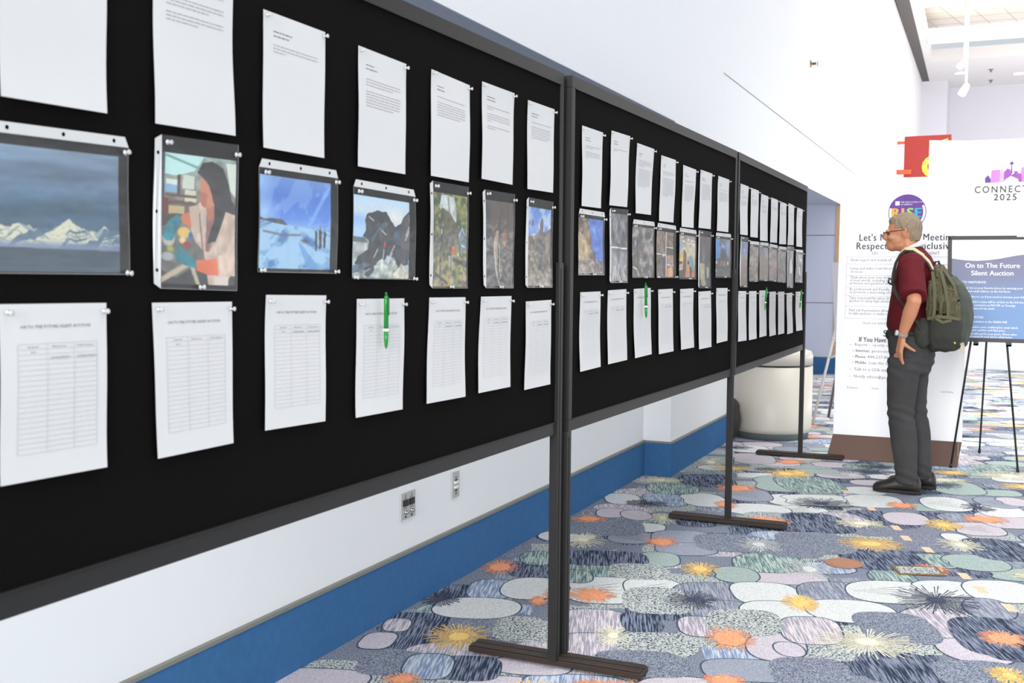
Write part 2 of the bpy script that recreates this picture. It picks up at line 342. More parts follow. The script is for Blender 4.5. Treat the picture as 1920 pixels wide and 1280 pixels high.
for y0, y1, lab in ((27.57, 28.34, 'wide glowing cove light beam across the ceiling recess beside its far end'), (23.95, 24.5, 'glowing cove light beam cut by the top edge of the photo')):
    t = thing('cove_light', lab, 'light', (2, (y0+y1)/2, CZ), 'cove light beams in the ceiling')
    MB().box((cx(y0)-.02, y0, CZ-.02), (6.1, y1, CZ+.12)).build('beam', M_white, t)
    MB().box((cx(y0), y0+.05, CZ+.12), (6.0, y1-.05, CZ+.2)).build('diffuser', M_lamp, t)
    MB().box((cx(y0), y0-.012, CZ), (6.0, y0, CZ+.11)).build('diffuser', M_lamp, t)
for (x, y, lab) in ((-1.272*cs, 26.464*cs, 'round recessed downlight in the ceiling left, beside the hanging spotlight'), (-.095*cs, 27.01*cs, 'round recessed downlight in the ceiling at the right edge of the photo')):
    t = thing('downlight', lab, 'light', (x, y, CZ), 'recessed downlights')
    MB().lathe([(.15, -.02), (.16, -.01), (.16, .0)], (x, y, CZ)).build('trim_ring', M_white, t)
    MB().lathe([(.0, -.026), (.13, -.026), (.13, -.018), (0, -.018)], (x, y, CZ)).build('lens', M_lamp, t)
M_grey = mat('grey_metal', srgb(130, 130, 132), .4, metal=.6)
for (x, y, lab) in ((-.643*cs, 26.311*cs, 'small grey ceiling sprinkler head nearer the lit recess'), (-.67*cs, 27.708*cs, 'small grey ceiling sprinkler head nearer the far wall')):
    tag(MB().lathe([(.06, 0), (.06, -.015), (.02, -.02), (.02, -.06), (.045, -.065), (.045, -.07)], (x, y, CZ)).build('sprinkler_head', M_grey), lab, 'sprinkler', 'ceiling sprinkler heads')
def hanging_spot(x, y, z, ang, lab):
    t = thing('hanging_spotlight', lab, 'light', (x, y, CZ), 'white spotlights on ceiling stems')
    MB().lathe([(.055, 0), (.055, -.05), (.02, -.06)], (x, y, CZ+.1)).build('canopy', M_white, t)
    MB().tube([(x, y, CZ+.1), (x, y, z+.12)], .022, 10).build('stem', M_white, t, True)
    d = Vector((math.sin(ang)*.8, -.2, -.75)).normalized(); p = Vector((x, y, z+.1))
    h = MB().tube([p-d*.06, p-d*.03, p+d*.14, p+d*.15], [.03, .055, .07, .06], 16).build('lamp_head', M_white, t, True)
    MB().tube([p+d*.151, p+d*.156], [.055, .055], 16).build('lens', M_lamp, h)
hanging_spot(-.863, 20, 4.45, -.5, 'thin white stem spotlight whose head hangs lowest, against the far wall')
hanging_spot(-1.08, 24, 5.58, -1.0, 'thick white stem spotlight whose head hangs over the ceiling edge')

# ------------------------------------------------------------------ carpet floor
CA = math.radians(19.5); cE = Vector((math.cos(CA), math.sin(CA))); cN = Vector((-math.sin(CA), math.cos(CA)))
def carpet(name, a, b, kind='heather', f=.45):
    m = bpy.data.materials.new('carpet_'+name); m.use_nodes = True; nt = m.node_tree; p = nt.nodes['Principled BSDF']
    tc = nt.nodes.new('ShaderNodeTexCoord'); mp = nt.nodes.new('ShaderNodeMapping'); mp.inputs['Rotation'].default_value = (0, 0, -CA)
    nt.links.new(tc.outputs['Object'], mp.inputs[0])
    mp2 = nt.nodes.new('ShaderNodeMapping'); nt.links.new(mp.outputs[0], mp2.inputs[0])
    n = nt.nodes.new('ShaderNodeTexNoise'); nt.links.new(mp2.outputs[0], n.inputs['Vector']); n.inputs['Detail'].default_value = 3
    r = nt.nodes.new('ShaderNodeValToRGB'); nt.links.new(n.outputs['Fac'], r.inputs[0])
    if kind == 'stripe':
        mp2.inputs['Scale'].default_value = (1, .05, 1); n.inputs['Scale'].default_value = 190
        r.color_ramp.elements[0].position = .44; r.color_ramp.elements[1].position = .58
    elif kind == 'speckle':
        n.inputs['Scale'].default_value = 125; n.inputs['Detail'].default_value = 1.5
        r.color_ramp.elements[0].position = .42; r.color_ramp.elements[1].position = .50
    else:
        n.inputs['Scale'].default_value = 230; r.color_ramp.elements[0].position = .40; r.color_ramp.elements[1].position = .60
    r.color_ramp.elements[0].color = a; r.color_ramp.elements[1].color = b
    nt.links.new(r.outputs[0], p.inputs['Base Color']); p.inputs['Roughness'].default_value = .95; p.inputs['Specular IOR Level'].default_value = .1
    n2 = nt.nodes.new('ShaderNodeTexNoise'); n2.inputs['Scale'].default_value = 400; nt.links.new(tc.outputs['Object'], n2.inputs['Vector'])
    bp = nt.nodes.new('ShaderNodeBump'); bp.inputs['Strength'].default_value = .5; bp.inputs['Distance'].default_value = .004
    nt.links.new(n2.outputs['Fac'], bp.inputs['Height']); nt.links.new(bp.outputs[0], p.inputs['Normal'])
    return m
def s3(t): return srgb(*t)
KM = dict(
 D=carpet('dark_heather', s3((62, 72, 92)), s3((158, 164, 176))),
 W=carpet('white_petal', s3((182, 187, 188)), s3((220, 222, 219))),
 G=carpet('grey_petal', s3((128, 134, 148)), s3((160, 165, 176))),
 L=carpet('lilac_petal', s3((168, 162, 172)), s3((206, 198, 204))),
 S=carpet('sage_petal', s3((134, 150, 150)), s3((172, 186, 180))),
 B=carpet('blue_stripe', s3((118, 136, 166)), s3((188, 196, 206)), 'stripe'),
 T=carpet('sage_stripe', s3((96, 118, 124)), s3((176, 192, 182)), 'stripe'),
 M=carpet('lilac_stripe', s3((150, 146, 160)), s3((210, 202, 204)), 'stripe'),
 H=carpet('grey_stripe', s3((112, 118, 134)), s3((160, 165, 176)), 'stripe'),
 N=carpet('navy_stripe', s3((42, 52, 72)), s3((128, 136, 154)), 'stripe'),
 P=carpet('pepper', s3((62, 72, 86)), s3((188, 194, 190)), 'speckle'),
 X=carpet('outline', s3((56, 74, 88)), s3((76, 92, 106))),
 O=carpet('orange', s3((216, 132, 92)), s3((240, 176, 138))),
 Y=carpet('yellow', s3((220, 172, 84)), s3((244, 214, 146))),
 K=carpet('ink', s3((50, 56, 76)), s3((82, 88, 108))),
 C=carpet('cream', s3((214, 208, 176)), s3((240, 236, 212))),
 A=carpet('peach', s3((206, 170, 142)), s3((234, 208, 184))))
keys = list(KM); KI = {k: i for i, k in enumerate(keys)}
fb = MB()
zc = [0.0]; zbase = [.00002]
def nz():                      # hair-thin layers so overlapping pile areas never coincide
    zc[0] += 1; return zbase[0]+(zc[0] % 300)*.000002
def nzb():
    zc[0] += 1; return .0020+(zc[0] % 200)*.000004
def clipx(p):   # keep the pattern off the walls
    return p
def cpt(cxy, u, v, z): 
    q = Vector(cxy)+cE*u+cN*v; return (q.x, q.y, z)
def inside(x, y, r):
    d = Vector((x, y, 0))-W0
    return d.dot(WN) > (-.19 if d.dot(WD) < 0 else 0)+0
frng = random.Random(4)
def petal(k, x, y, rx, ry, shape=None, edge=True):
    sh = shape if shape is not None else (frng.uniform(2.1, 3.0) if k in 'WGLSBTMH' else 3.2)
    n = 36; nib = frng.random() < .35 and k in 'WGLS'
    cut = frng.choice((0, 0, 0, 1, 2)) if not edge else 0; rot_ = frng.uniform(-.12, .12)
    def pts(g):
        out = []
        for i in range(n):
            th = 2*math.pi*i/n; c, q = math.cos(th), math.sin(th)
            u = (rx+g)*math.copysign(abs(c)**(2/sh), c); v = (ry+g)*math.copysign(abs(q)**(2/sh), q)
            if nib and abs(th-math.pi) < .35: u += rx*.16*(1-abs(th-math.pi)/.35)
            if cut == 1: u = min(u, rx*.45)
            if cut == 2: v = max(v, -ry*.4)
            out.append((u+v*rot_, v))
        return out
    if edge and k in 'WGLSBTMH':
        z = nz(); fb.m(KI['X']).poly([cpt((x, y), u, v, z) for u, v in pts(.0065)])
    z = nz(); fb.m(KI[k]).poly([cpt((x, y), u, v, z) for u, v in pts(0)])
    if k in 'GLW' and frng.random() < .25:      # fine dark veins
        for j in range(-2, 3):
            z = nz(); fb.m(KI['X']).poly([cpt((x, y), -rx*.9, 0, z), cpt((x, y), rx*.2, j*ry*.22-.003, z), cpt((x, y), rx*.55, j*ry*.3, z), cpt((x, y), rx*.2, j*ry*.22+.003, z)])
def burst(k, x, y, rx, ry):
    c0, sc_ = {'K': (.17, 1.3), 'C': (.18, 1.25), 'W': (.18, 1.2), 'Y': (.24, 1.12), 'O': (.45, 1.0)}[k]; c0 += .06*frng.random(); rx *= sc_; ry *= sc_
    n = int((40 if k in 'KCW' else 60)+rx*(150 if k in 'KCW' else 260))
    z = nzb(); fb.m(KI[k])
    for i in range(n):
        th = 2*math.pi*(i+frng.random()*.5)/n; r1 = .70+.30*frng.random(); r0 = c0*.9; wdt = (.0058 if k in 'KCW' else .0044)+.003*frng.random()
        if frng.random() < .2: r1 = .5
        a = Vector((rx*r0*math.cos(th), ry*r0*math.sin(th))); b = Vector((rx*r1*math.cos(th), ry*r1*math.sin(th)))
        d = (b-a).normalized(); q = Vector((-d.y, d.x))*wdt*.5; w0 = min(.8, 2*math.pi*r0*min(rx, ry)/n*.35/(wdt*.5))
        fb.poly([cpt((x, y), *(a+q*w0), z), cpt((x, y), *(a-q*w0), z), cpt((x, y), *(b-q*.7), z), cpt((x, y), *(b+q*.7), z)])
    fb.poly([cpt((x, y), rx*c0*f_*math.cos(2*math.pi*i/26), ry*c0*f_*math.sin(2*math.pi*i/26), z+.00004) for i in range(26) for f_ in (1+.16*frng.random(),)])
fb.m(KI['D']).box((-4.2, -6, -.1), (14, 36, 0))
known = [(p[1], p[2]) for p in PETALS]+[(-1.9, 3.4), (-.8, 3.2)]
def near_known(x, y): return any((x-a)**2+((y-b)*.8)**2 < .19**2 for a, b in known)
# the rest of the hall carries on the same way: rows of petal pairs with bursts
frng2 = random.Random(9); later = []
for row in range(-12, 160):     # woven patches under the petals
    for col in range(-34, 44):
        q = cE*(col*.27+(row % 3)*.09)+cN*(row*.26); x = q.x+frng2.uniform(-.06, .06); y = q.y+frng2.uniform(-.06, .06)+3
        if not (-2.7 < x < 3.2 and .5 < y < 33) or (y > 20 and x > 1): continue
        if not inside(x, y, .15) and not (y > 9 and y < 16 and x > -3.4): continue
        kk = frng2.choices('NPDHTMBX', (26, 30, 14, 9, 4, 7, 4, 1))[0]
        if kk == 'D' or kk == 'X': continue
        petal(kk, x, y, frng2.uniform(.11, .2), frng2.uniform(.09, .16), frng2.choice((2.2, 3, 5)), False)
zbase[0] = .00065
for row in range(-10, 150):
    for col in range(-30, 40):
        q = cE*(col*.30+(row % 2)*.13)+cN*(row*.24); x = q.x+frng2.uniform(-.05, .05); y = q.y+frng2.uniform(-.05, .05)+3
        if not (-2.7 < x < 3.2 and .5 < y < 33): continue
        if y > 20 and x > 1: continue
        if not inside(x, y, .15) and not (y > 9 and y < 16 and x > -3.4): continue
        kk = frng2.choices('WGLSBTMHNPD', (24, 9, 13, 9, 5, 5, 8, 7, 5, 6, 9))[0]
        rb = frng2.random(); kb = frng2.choices('OYKCW', (7, 6, 5, 4, 2))[0]; r1 = frng2.uniform(.12, .18); r2 = frng2.uniform(.09, .14)
        if near_known(x, y): continue
        petal(kk, x, y, r1, r2)
        if rb < .27: later.append((kb, x+.1, y+.02, r1*.95, r2*.95))
zbase[0] = .0013
order = sorted(PETALS, key=lambda p: 0 if p[0] in 'DNP' else 1)
for (k, x, y, rx, ry) in order: petal(k, x, y, rx*1.22, ry*1.15)
for b in later: burst(*b)
for b in BURSTS: burst(*b)
for (x, y) in STRIPS:
    z = nz(); fb.m(KI['A']).poly([cpt((x, y), u, v, z) for u, v in ((-.022, -.055), (.02, -.06), (.024, .05), (-.018, .058))])
FZ = .0029
struct(fb.build('floor', [KM[k] for k in keys]))
# floor plates
M_brass = mat('worn_brass', srgb(150, 122, 80), .4, metal=.7)
M_brown = mat('brown_cover', srgb(158, 112, 84), .6)
o = MB().lathe([(0, 0), (.088, 0), (.088, .004), (.08, .005), (.079, .003), (.068, .003), (.067, .005), (0, .005)], (-.700, 5.351, FZ), seg=40).build('floor_cover', M_brown)
tag(o, 'round brown cover plate let into the carpet in the foreground right', 'cover plate')
fx, fy = -.372, 5.368
t = thing('floor_box', 'small rectangular floor box with brass rim and carpeted lid', 'floor box', (fx, fy, FZ))
mb = MB()
def FT(u, v, z): q = Vector((fx, fy))+cE*u+cN*v; return (q.x, q.y, z+FZ)
for a, b in (((-.105, -.075), (.105, -.062)), ((-.105, .062), (.105, .075)), ((-.105, -.062), (-.092, .062)), ((.092, -.062), (.105, .062))): mb.box((*a, 0), (*b, .004), FT)
mb.build('rim', M_brass, t)
MB().box((-.092, -.062, 0), (.092, .062, .003), FT).build('lid', KM['P'], t)
# ------------------------------------------------------------------ poster boards
M_felt = mat('black_felt', srgb(15, 13, 12), .95, .25, 300, bump=.3, bscale=900, spec=.06)
M_frame = mat('black_anodised_frame', srgb(34, 33, 32), .5, .12, 30, spec=.25)
M_foot = mat('dark_bronze_foot', srgb(48, 38, 32), .5, .15, 20, spec=.3)
M_slot = mat('black_slot', srgb(10, 10, 10), .8)
BO = [((-1.4084, 3.4960), 0.0), ((-1.3931, 3.5287), 0.0), ((-1.3918, 6.0007), -.01787)]
ZB, BHT = .8172, 1.22; TP = -.004
def BT(i):
    (x, y), a = BO[i]; d = Vector((math.sin(a), math.cos(a), 0)); n = Vector((math.cos(a), -math.sin(a), 0)); p = Vector((x, y, 0))
    return lambda s, z, o: p+d*s+n*o+Vector((0, 0, z))
def display_board(i, s0, s1, label, left_leg, right_leg):
    T = BT(i); t = thing('display_board', label, 'display board', T((s0+s1)/2, 0, 0), 'black display boards in a row')
    F = lambda x, y, z: T(x, z, y)       # box coords: (s, out, z)
    fw, st, dp = .040, .030, .040
    mb = MB(); mb.box((s0+.01, -.03, ZB+.012), (s1-.01, TP, ZB+BHT-.012), F); mb.build('panel', M_felt, t)
    mb = MB(); z1 = ZB+BHT
    def rail(p, q, bev): mb.box(p, q, F)
    mb.box((s0, -dp, z1-fw), (s1, 0, z1), F); mb.box((s0, -dp, ZB), (s1, 0, ZB+fw), F)
    mb.box((s0, -dp, ZB+fw), (s0+st, 0, z1-fw), F); mb.box((s1-st, -dp, ZB+fw), (s1, 0, z1-fw), F)
    mb.box((s0+st, -dp, ZB+fw), (s1-st, .004, ZB+fw+.003), F)
    mb.box((s0+st, -.002, z1-fw-.003), (s1-st, .003, z1-fw), F)
    mb.build('frame', M_frame, t, bevel=.0025)
    def leg(s, zt, off, foot):
        z0 = .03 if foot else .0365
        l = MB(); l.box((s-.019, -.030+off, z0), (s+.019, off, zt), F); l.box((s-.004, off, z0), (s+.004, off+.002, zt-.02), F)
        lo = l.build('leg', M_frame, t, bevel=.002)
        if foot:
            f = MB(); fs = s+(.040 if i == 0 else .012)
            f.box((fs-.042, -.335, .010), (fs+.042, .310, .030), F)
            f.box((fs-.038, -.330, .030), (fs-.005, .305, .036), F); f.box((fs+.005, -.330, .030), (fs+.038, .305, .036), F)
            fo = f.build('foot', M_foot, t, bevel=.002)
            for o in (-.31, .285):
                e = MB(); e.lathe([(.012, 0), (.012, .011)], T(fs, FZ, o), seg=12); e.build('glide', M_slot, fo)
    if left_leg: leg(s0+.008, ZB+.002, 0.0, False)
    if right_leg: leg(s1-.03, 1.40, .009, True)
display_board(0, -2.44, -.002, 'nearest long black poster board, cut off by the left edge of the photo', False, True)
display_board(1, 0, 2.44, 'middle black poster board of the row', True, True)
display_board(2, 0.004, 2.44, 'farthest black poster board, ending beside the doorway alcove', False, True)

# ------------------------------------------------------------------ pinned paper
M_paper = mat('white_paper', srgb(203, 202, 201), .75, .015, 20)
M_print = mat('grey_print', srgb(150, 150, 154), .8)
M_ink = mat('black_print', srgb(92, 92, 96), .8)
M_rule = mat('table_rule', srgb(186, 187, 190), .8)
M_pen_w = mat('hand_writing', srgb(140, 145, 158), .8)
def sheet_fn(i, Q, lt, lb, seed, wav=.002):
    """Q: TL TR BR BL as (s,z); returns f(u,v,off) with v measured from the top."""
    T = BT(i); tl, tr, br, bl = [Q[k*2:k*2+2] for k in range(4)]; r = random.Random(seed)
    ph, ph2, am = r.uniform(0, 6), r.uniform(0, 6), r.uniform(.5, 1.2)*wav
    def f(u, v, off=0):
        s = (tl[0]*(1-u)+tr[0]*u)*(1-v)+(bl[0]*(1-u)+br[0]*u)*v
        z = (tl[1]*(1-u)+tr[1]*u)*(1-v)+(bl[1]*(1-u)+br[1]*u)*v
        o = TP+lt+(lb-lt)*max(0,v)**1.5+am*math.sin(3.4*v+ph)*math.sin(math.pi*v)+.6*am*math.sin(2.5*u+ph2)*math.sin(math.pi*min(1, v*1.0))
        return T(s+.0012*math.sin(5*v+ph)*v*(1-v)*2, z, max(o, TP+.0012)+off)
    return f
def bar(mb, f, u0, u1, v0, h, off=.0007, n=2):
    for k in range(n):
        a = u0+(u1-u0)*k/n; b = u0+(u1-u0)*(k+1)/n
        mb.add([f(a, v0, off), f(a, v0+h, off), f(b, v0+h, off), f(b, v0, off)], [(0, 1, 2, 3)])
def vbar(mb, f, u, v0, v1, w_, off=.0007, n=10):
    for k in range(n):
        a = v0+(v1-v0)*k/n; b = v0+(v1-v0)*(k+1)/n
        mb.add([f(u, a, off), f(u, b, off), f(u+w_, b, off), f(u+w_, a, off)], [(0, 1, 2, 3)])
def words(mb, f, u0, u1, v, h, r):
    u = u0
    while u < u1-.01:
        l = min(r.uniform(.025, .085), u1-u); bar(mb, f, u, u+l, v, h, n=1); u += l+.012
def put_text(mb, f, body, u, v, h, asp, bold=0, align='LEFT', off=.0008, space=1):
    """text with cap size h (fraction of height); asp = sheet height/width"""
    vs, fs = text2d(body, 1, bold, align, space, 1)
    mb.add([f(u+x*h*asp, v-y*h, off) for x, y in vs], fs)
PIC = [['snowy mountain range', 'teal gloved woman', 'blue glacier hikers', 'dark jagged outcrop', 'hooded tripod in woods', 'dark brown crevice', 'grey boulder against sky'],
       ['tan cliff and sky', 'split grey rock', 'swirled grey rock', 'picture collage', 'people in tan hall', 'dark cavern', 'blue lit crowd'],
       ['brown ridge under sky', 'blocky tan stones', 'sandy slope', 'pink veined rock', 'plain brown ground', 'tall pale glare', 'silvery glare']]
PLACE = ['on the nearest board', 'on the middle board', 'on the farthest board']
PARA = [[(0, []), (0, [3, 3, 3]), (2, [3]), (2, [3, 6]), (2, [1, 6]), (2, [2, 4, 2]), (2, [1, 6])],
        [(2, [2, 4]), (2, [2]), (2, [4, 11]), (2, [3, 12]), (2, [2, 11]), (2, [12]), (2, [1, 8])],
        [(2, [3, 4]), (2, [5]), (2, [3, 3]), (1, [4]), (2, [4]), (2, [3, 2]), (1, [3])]]
PINS = []
for i in range(3):
    for k in range(7):
        Q = PAGES[i][k]; r = random.Random(i*10+k); f = sheet_fn(i, Q, .004, .011, 100+i*10+k)
        mb = MB().grid(lambda u, v: f(u, 1-v), 6, 10); mb.m(1)
        hd, ps = PARA[i][k]; v = .13 if hd else .02
        for h_ in range(hd): words(mb, f, .15, .15+r.uniform(.12, .3), v, .0065, r); v += .032
        mb.m(2); v += .035
        if k in (3,) and i == 0: v += .02
        for n in ps:
            for q in range(n):
                words(mb, f, .15, .87 if q < n-1 or n == 1 else .15+r.uniform(.1, .6), v, .0055, r); v += .0245
            v += .028
        tag(mb.build('description_page', [M_paper, M_ink, M_print], None, True), 'white typed page pinned above the %s picture %s' % (PIC[i][k], PLACE[i]), 'page', 'typed description pages')
        for (u, v_, nm) in ((.045, .035, 'left'), (.962, .04, 'right')):
            if i == 0 and k < 2: continue
            PINS.append((i, f(u, v_), 'upper %s of the typed page above the %s picture' % (nm, PIC[i][k])))
        Q = BIDS[i][k]; f = sheet_fn(i, Q, .004, .011, 200+i*10+k)
        mb = MB().grid(lambda u, v: f(u, 1-v), 6, 10); asp = 1.294
        mb.m(1); put_text(mb, f, 'ON TO THE FUTURE SILENT AUCTION', .5, .139, .0265, asp, 0, 'CENTER', space=1.12)
        for u, tx in ((.285, 'BID AMOUNT'), (.52, 'NAME (please print)'), (.775, 'CONTACT (email/phone)')): put_text(mb, f, tx, u, .250, .0125, asp, 0, 'CENTER')
        put_text(mb, f, '$10.00', .285, .279, .0135, asp, 0, 'CENTER')
        mb.m(2)
        u0, u1, v0, v1, nr = .145, .895, .226, .845, 21
        for q in range(nr+1): bar(mb, f, u0, u1, v0+(v1-v0)*q/nr, .0028, n=3)
        for u in (u0, .41, .665, u1): vbar(mb, f, u, v0, v1, .0035)
        mb.m(3)
        if (i, k) in ((0, 0), (0, 2), (0, 4), (0, 5), (0, 6), (1, 0), (1, 1), (1, 3), (1, 5)):
            vv = .285+(v1-v0)/nr*(1 if (i, k) == (0, 0) else 0)
            for a, b in ((.44, .62), (.69, .88)):
                pts = [f(a+(b-a)*q/16, vv-.006+.007*math.sin(q*2.3+k)*r.uniform(.3, 1), .0012) for q in range(17)]
                mb.tube(pts, .0005, 4)
        tag(mb.build('bid_sheet', [M_paper, M_ink, M_rule, M_pen_w], None, False), 'white ruled bid sheet pinned below the %s picture %s' % (PIC[i][k], PLACE[i]), 'bid sheet', 'silent auction bid sheets')
        for (u, v_, nm) in ((.06, .045, 'left'), (.965, .05, 'right')):
            PINS.append((i, f(u, v_), 'upper %s of the bid sheet below the %s picture' % (nm, PIC[i][k])))

# pens clipped on strings over the bid sheets
M_green = mat('green_plastic', srgb(20, 124, 46), .25, .1, 30)
M_dgreen = mat('dark_green_plastic', srgb(14, 92, 36), .3, .1, 30)
M_white_dot = mat('white_logo_print', srgb(235, 240, 235), .5)
for i, a, b, lab in ((0, (-1.1936, 1.3072), (-1.1933, 1.1735), 'on the nearest board'), (1, (.7844, 1.3238), (.7984, 1.1840), 'on the middle board'),
                     (2, (.7697, 1.2909), (.7338, 1.1549), 'third from left on the farthest board'), (2, (2.1182, 1.2656), (2.0654, 1.1356), 'at the right end of the farthest board')):
    T = BT(i); p = lambda q: T(a[0]+(b[0]-a[0])*q, a[1]+(b[1]-a[1])*q, .0205)
    t = thing('ballpoint_pen', 'green ballpoint pen over a bid sheet '+lab, 'pen', p(.5), 'green pens')
    MB().tube([p(q) for q in (.02, .10, .62)], [.0046, .0055, .0058], 14).build('upper_barrel', M_green, t, True)
    MB().tube([p(q) for q in (.665, .8, .93, .965)], [.0058, .0056, .004, .0022], 14).build('lower_grip', M_green, t, True)
    MB().tube([p(q) for q in (.62, .625, .66, .665)], [.0060, .0064, .0064, .006], 14).build('band', M_white_dot, t, True)
    MB().tube([p(q) for q in (.965, 1.0)], [.0016, .0007], 8).build('tip', M_grey, t, True)
    MB().tube([p(q) for q in (-.045, -.04, .02)], [.002, .003, .003], 10).build('push_button', M_dgreen, t, True)
    d = Vector((.0075, 0, 0)); MB().ribbon([p(.05)+d*.6, p(.06)+d, p(.36)+d, p(.38)+d*.7], (0, 1, 0), .005, .0014).build('clip', M_dgreen, t)
# ------------------------------------------------------------------ photographs (prints are flat colour pictures)
def vnoise(u, v, sx, sy, seed):
    rs = np.random.RandomState(seed); g = rs.rand(64, 64); x = u*sx; y = v*sy
    xi = np.floor(x).astype(int); yi = np.floor(y).astype(int); fx = x-xi; fy = y-yi
    fx = fx*fx*(3-2*fx); fy = fy*fy*(3-2*fy); G = lambda a, b: g[a % 64, b % 64]
    return (G(xi, yi)*(1-fx)+G(xi+1, yi)*fx)*(1-fy)+(G(xi, yi+1)*(1-fx)+G(xi+1, yi+1)*fx)*fy
def fbm(u, v, sx, sy, seed, oc=4):
    t = 0; a = .5; n = 0
    for k in range(oc): t = t+a*vnoise(u, v, sx*2**k, sy*2**k, seed+k); n += a; a *= .55
    return t/n
def inpoly(u, v, pts):
    r = np.zeros(u.shape, bool); n = len(pts)
    for i in range(n):
        (x0, y0), (x1, y1) = pts[i], pts[(i+1) % n]
        c = ((y0 > v) != (y1 > v)) & (u < (x1-x0)*(v-y0)/((y1-y0) or 1e-9)+x0); r ^= c
    return r
class Pic:
    def __init__(s, W, H):
        s.u, s.v = np.meshgrid((np.arange(W)+.5)/W, (np.arange(H)+.5)/H); s.c = np.zeros((H, W, 3)); s.W, s.H = W, H
    def fill(s, m, col, a=1.0):
        a = (m.astype(float)*a)[..., None]; s.c = s.c*(1-a)+np.array(col, float)*a
    def ramp(s, stops, axis=None):
        t = s.v if axis is None else axis
        x = [q[0] for q in stops]
        for k in range(3): s.c[..., k] = np.interp(t, x, [q[1][k] for q in stops])
    def P(s, pts, col, a=1.0, wob=0, seed=0, tex=0):
        uu, vv = s.u, s.v
        if wob: uu = uu+(fbm(s.u, s.v, 9, 9, seed)-.5)*wob; vv = vv+(fbm(s.u, s.v, 9, 9, seed+50)-.5)*wob
        m = inpoly(uu, vv, pts)
        if tex:
            k = 1+(fbm(s.u, s.v, 14, 14, seed+9)-.5)*tex*2
            s.c = np.where((m)[..., None], s.c*(1-a)+np.array(col, float)*k[..., None]*a, s.c)
        else: s.fill(m, col, a)
    def E(s, cu, cv, ru, rv, col, a=1.0, soft=.3):
        d = np.sqrt(((s.u-cu)/ru)**2+((s.v-cv)/rv)**2); s.fill(np.clip((1-d)/soft, 0, 1), col, a)
    def Ln(s, pts, w_, col, a=1.0):
        for (x0, y0), (x1, y1) in zip(pts, pts[1:]):
            dx, dy = x1-x0, y1-y0; t = np.clip(((s.u-x0)*dx+(s.v-y0)*dy)/(dx*dx+dy*dy+1e-9), 0, 1)
            d = np.hypot(s.u-x0-t*dx, s.v-y0-t*dy); s.fill(np.clip((w_-d)/(w_*.5), 0, 1), col, a)
    def noise(s, sx, sy, seed, amt, col=None, oc=4):
        n = fbm(s.u, s.v, sx, sy, seed, oc)
        if col is None: s.c *= (1+(n-.5)*2*amt)[..., None]
        else: s.fill(np.clip((n-.5)*4+.0, 0, 1), col, amt)
    def grit(s, seed, amt): s.c += (np.random.RandomState(seed).rand(s.H, s.W)-.5)[..., None]*amt
def pic_mountains(p):
    p.ramp([(0, (136, 156, 176)), (.3, (104, 128, 150)), (.5, (72, 106, 126)), (.62, (84, 112, 134)), (1, (66, 88, 102))])
    n = fbm(p.u, p.v, 1.5, 11, 3); p.c *= (1+(n-.5)*.45)[..., None]
    ridge = .665+0*p.u
    for c_, w_, h_ in ((.58, .17, .105), (.2, .22, .06), (.74, .08, .05), (.86, .07, .075), (.95, .09, .05), (.4, .1, .03), (.05, .12, .05)): ridge = np.minimum(ridge, .675-h_*np.maximum(0, 1-np.abs(p.u-c_)/w_))
    ridge = ridge+(fbm(p.u, p.u*0, 26, 1, 5, 4)-.5)*.035
    mt = (p.v > ridge) & (p.v < .80); p.fill(mt, (214, 212, 188)); d = p.v-ridge
    sh = mt & (fbm(p.u*1+d*1.6, p.v, 17, 5, 8) > .53); p.fill(sh, (84, 112, 136), .9); p.fill(mt & (fbm(p.u-d*2, p.v, 30, 14, 9) > .6), (120, 140, 156), .6)
    p.fill(np.clip((p.v-.735)/.05, 0, 1)*(p.v < .83), (134, 146, 170), .85)
    p.fill(p.v > .805+.01*p.u, (58, 80, 94)); n = fbm(p.u, p.v, 5, 40, 13); p.fill((p.v > .81) & (n > .52), (76, 100, 116), .6); p.fill(p.v > .95, (96, 112, 128), .3)
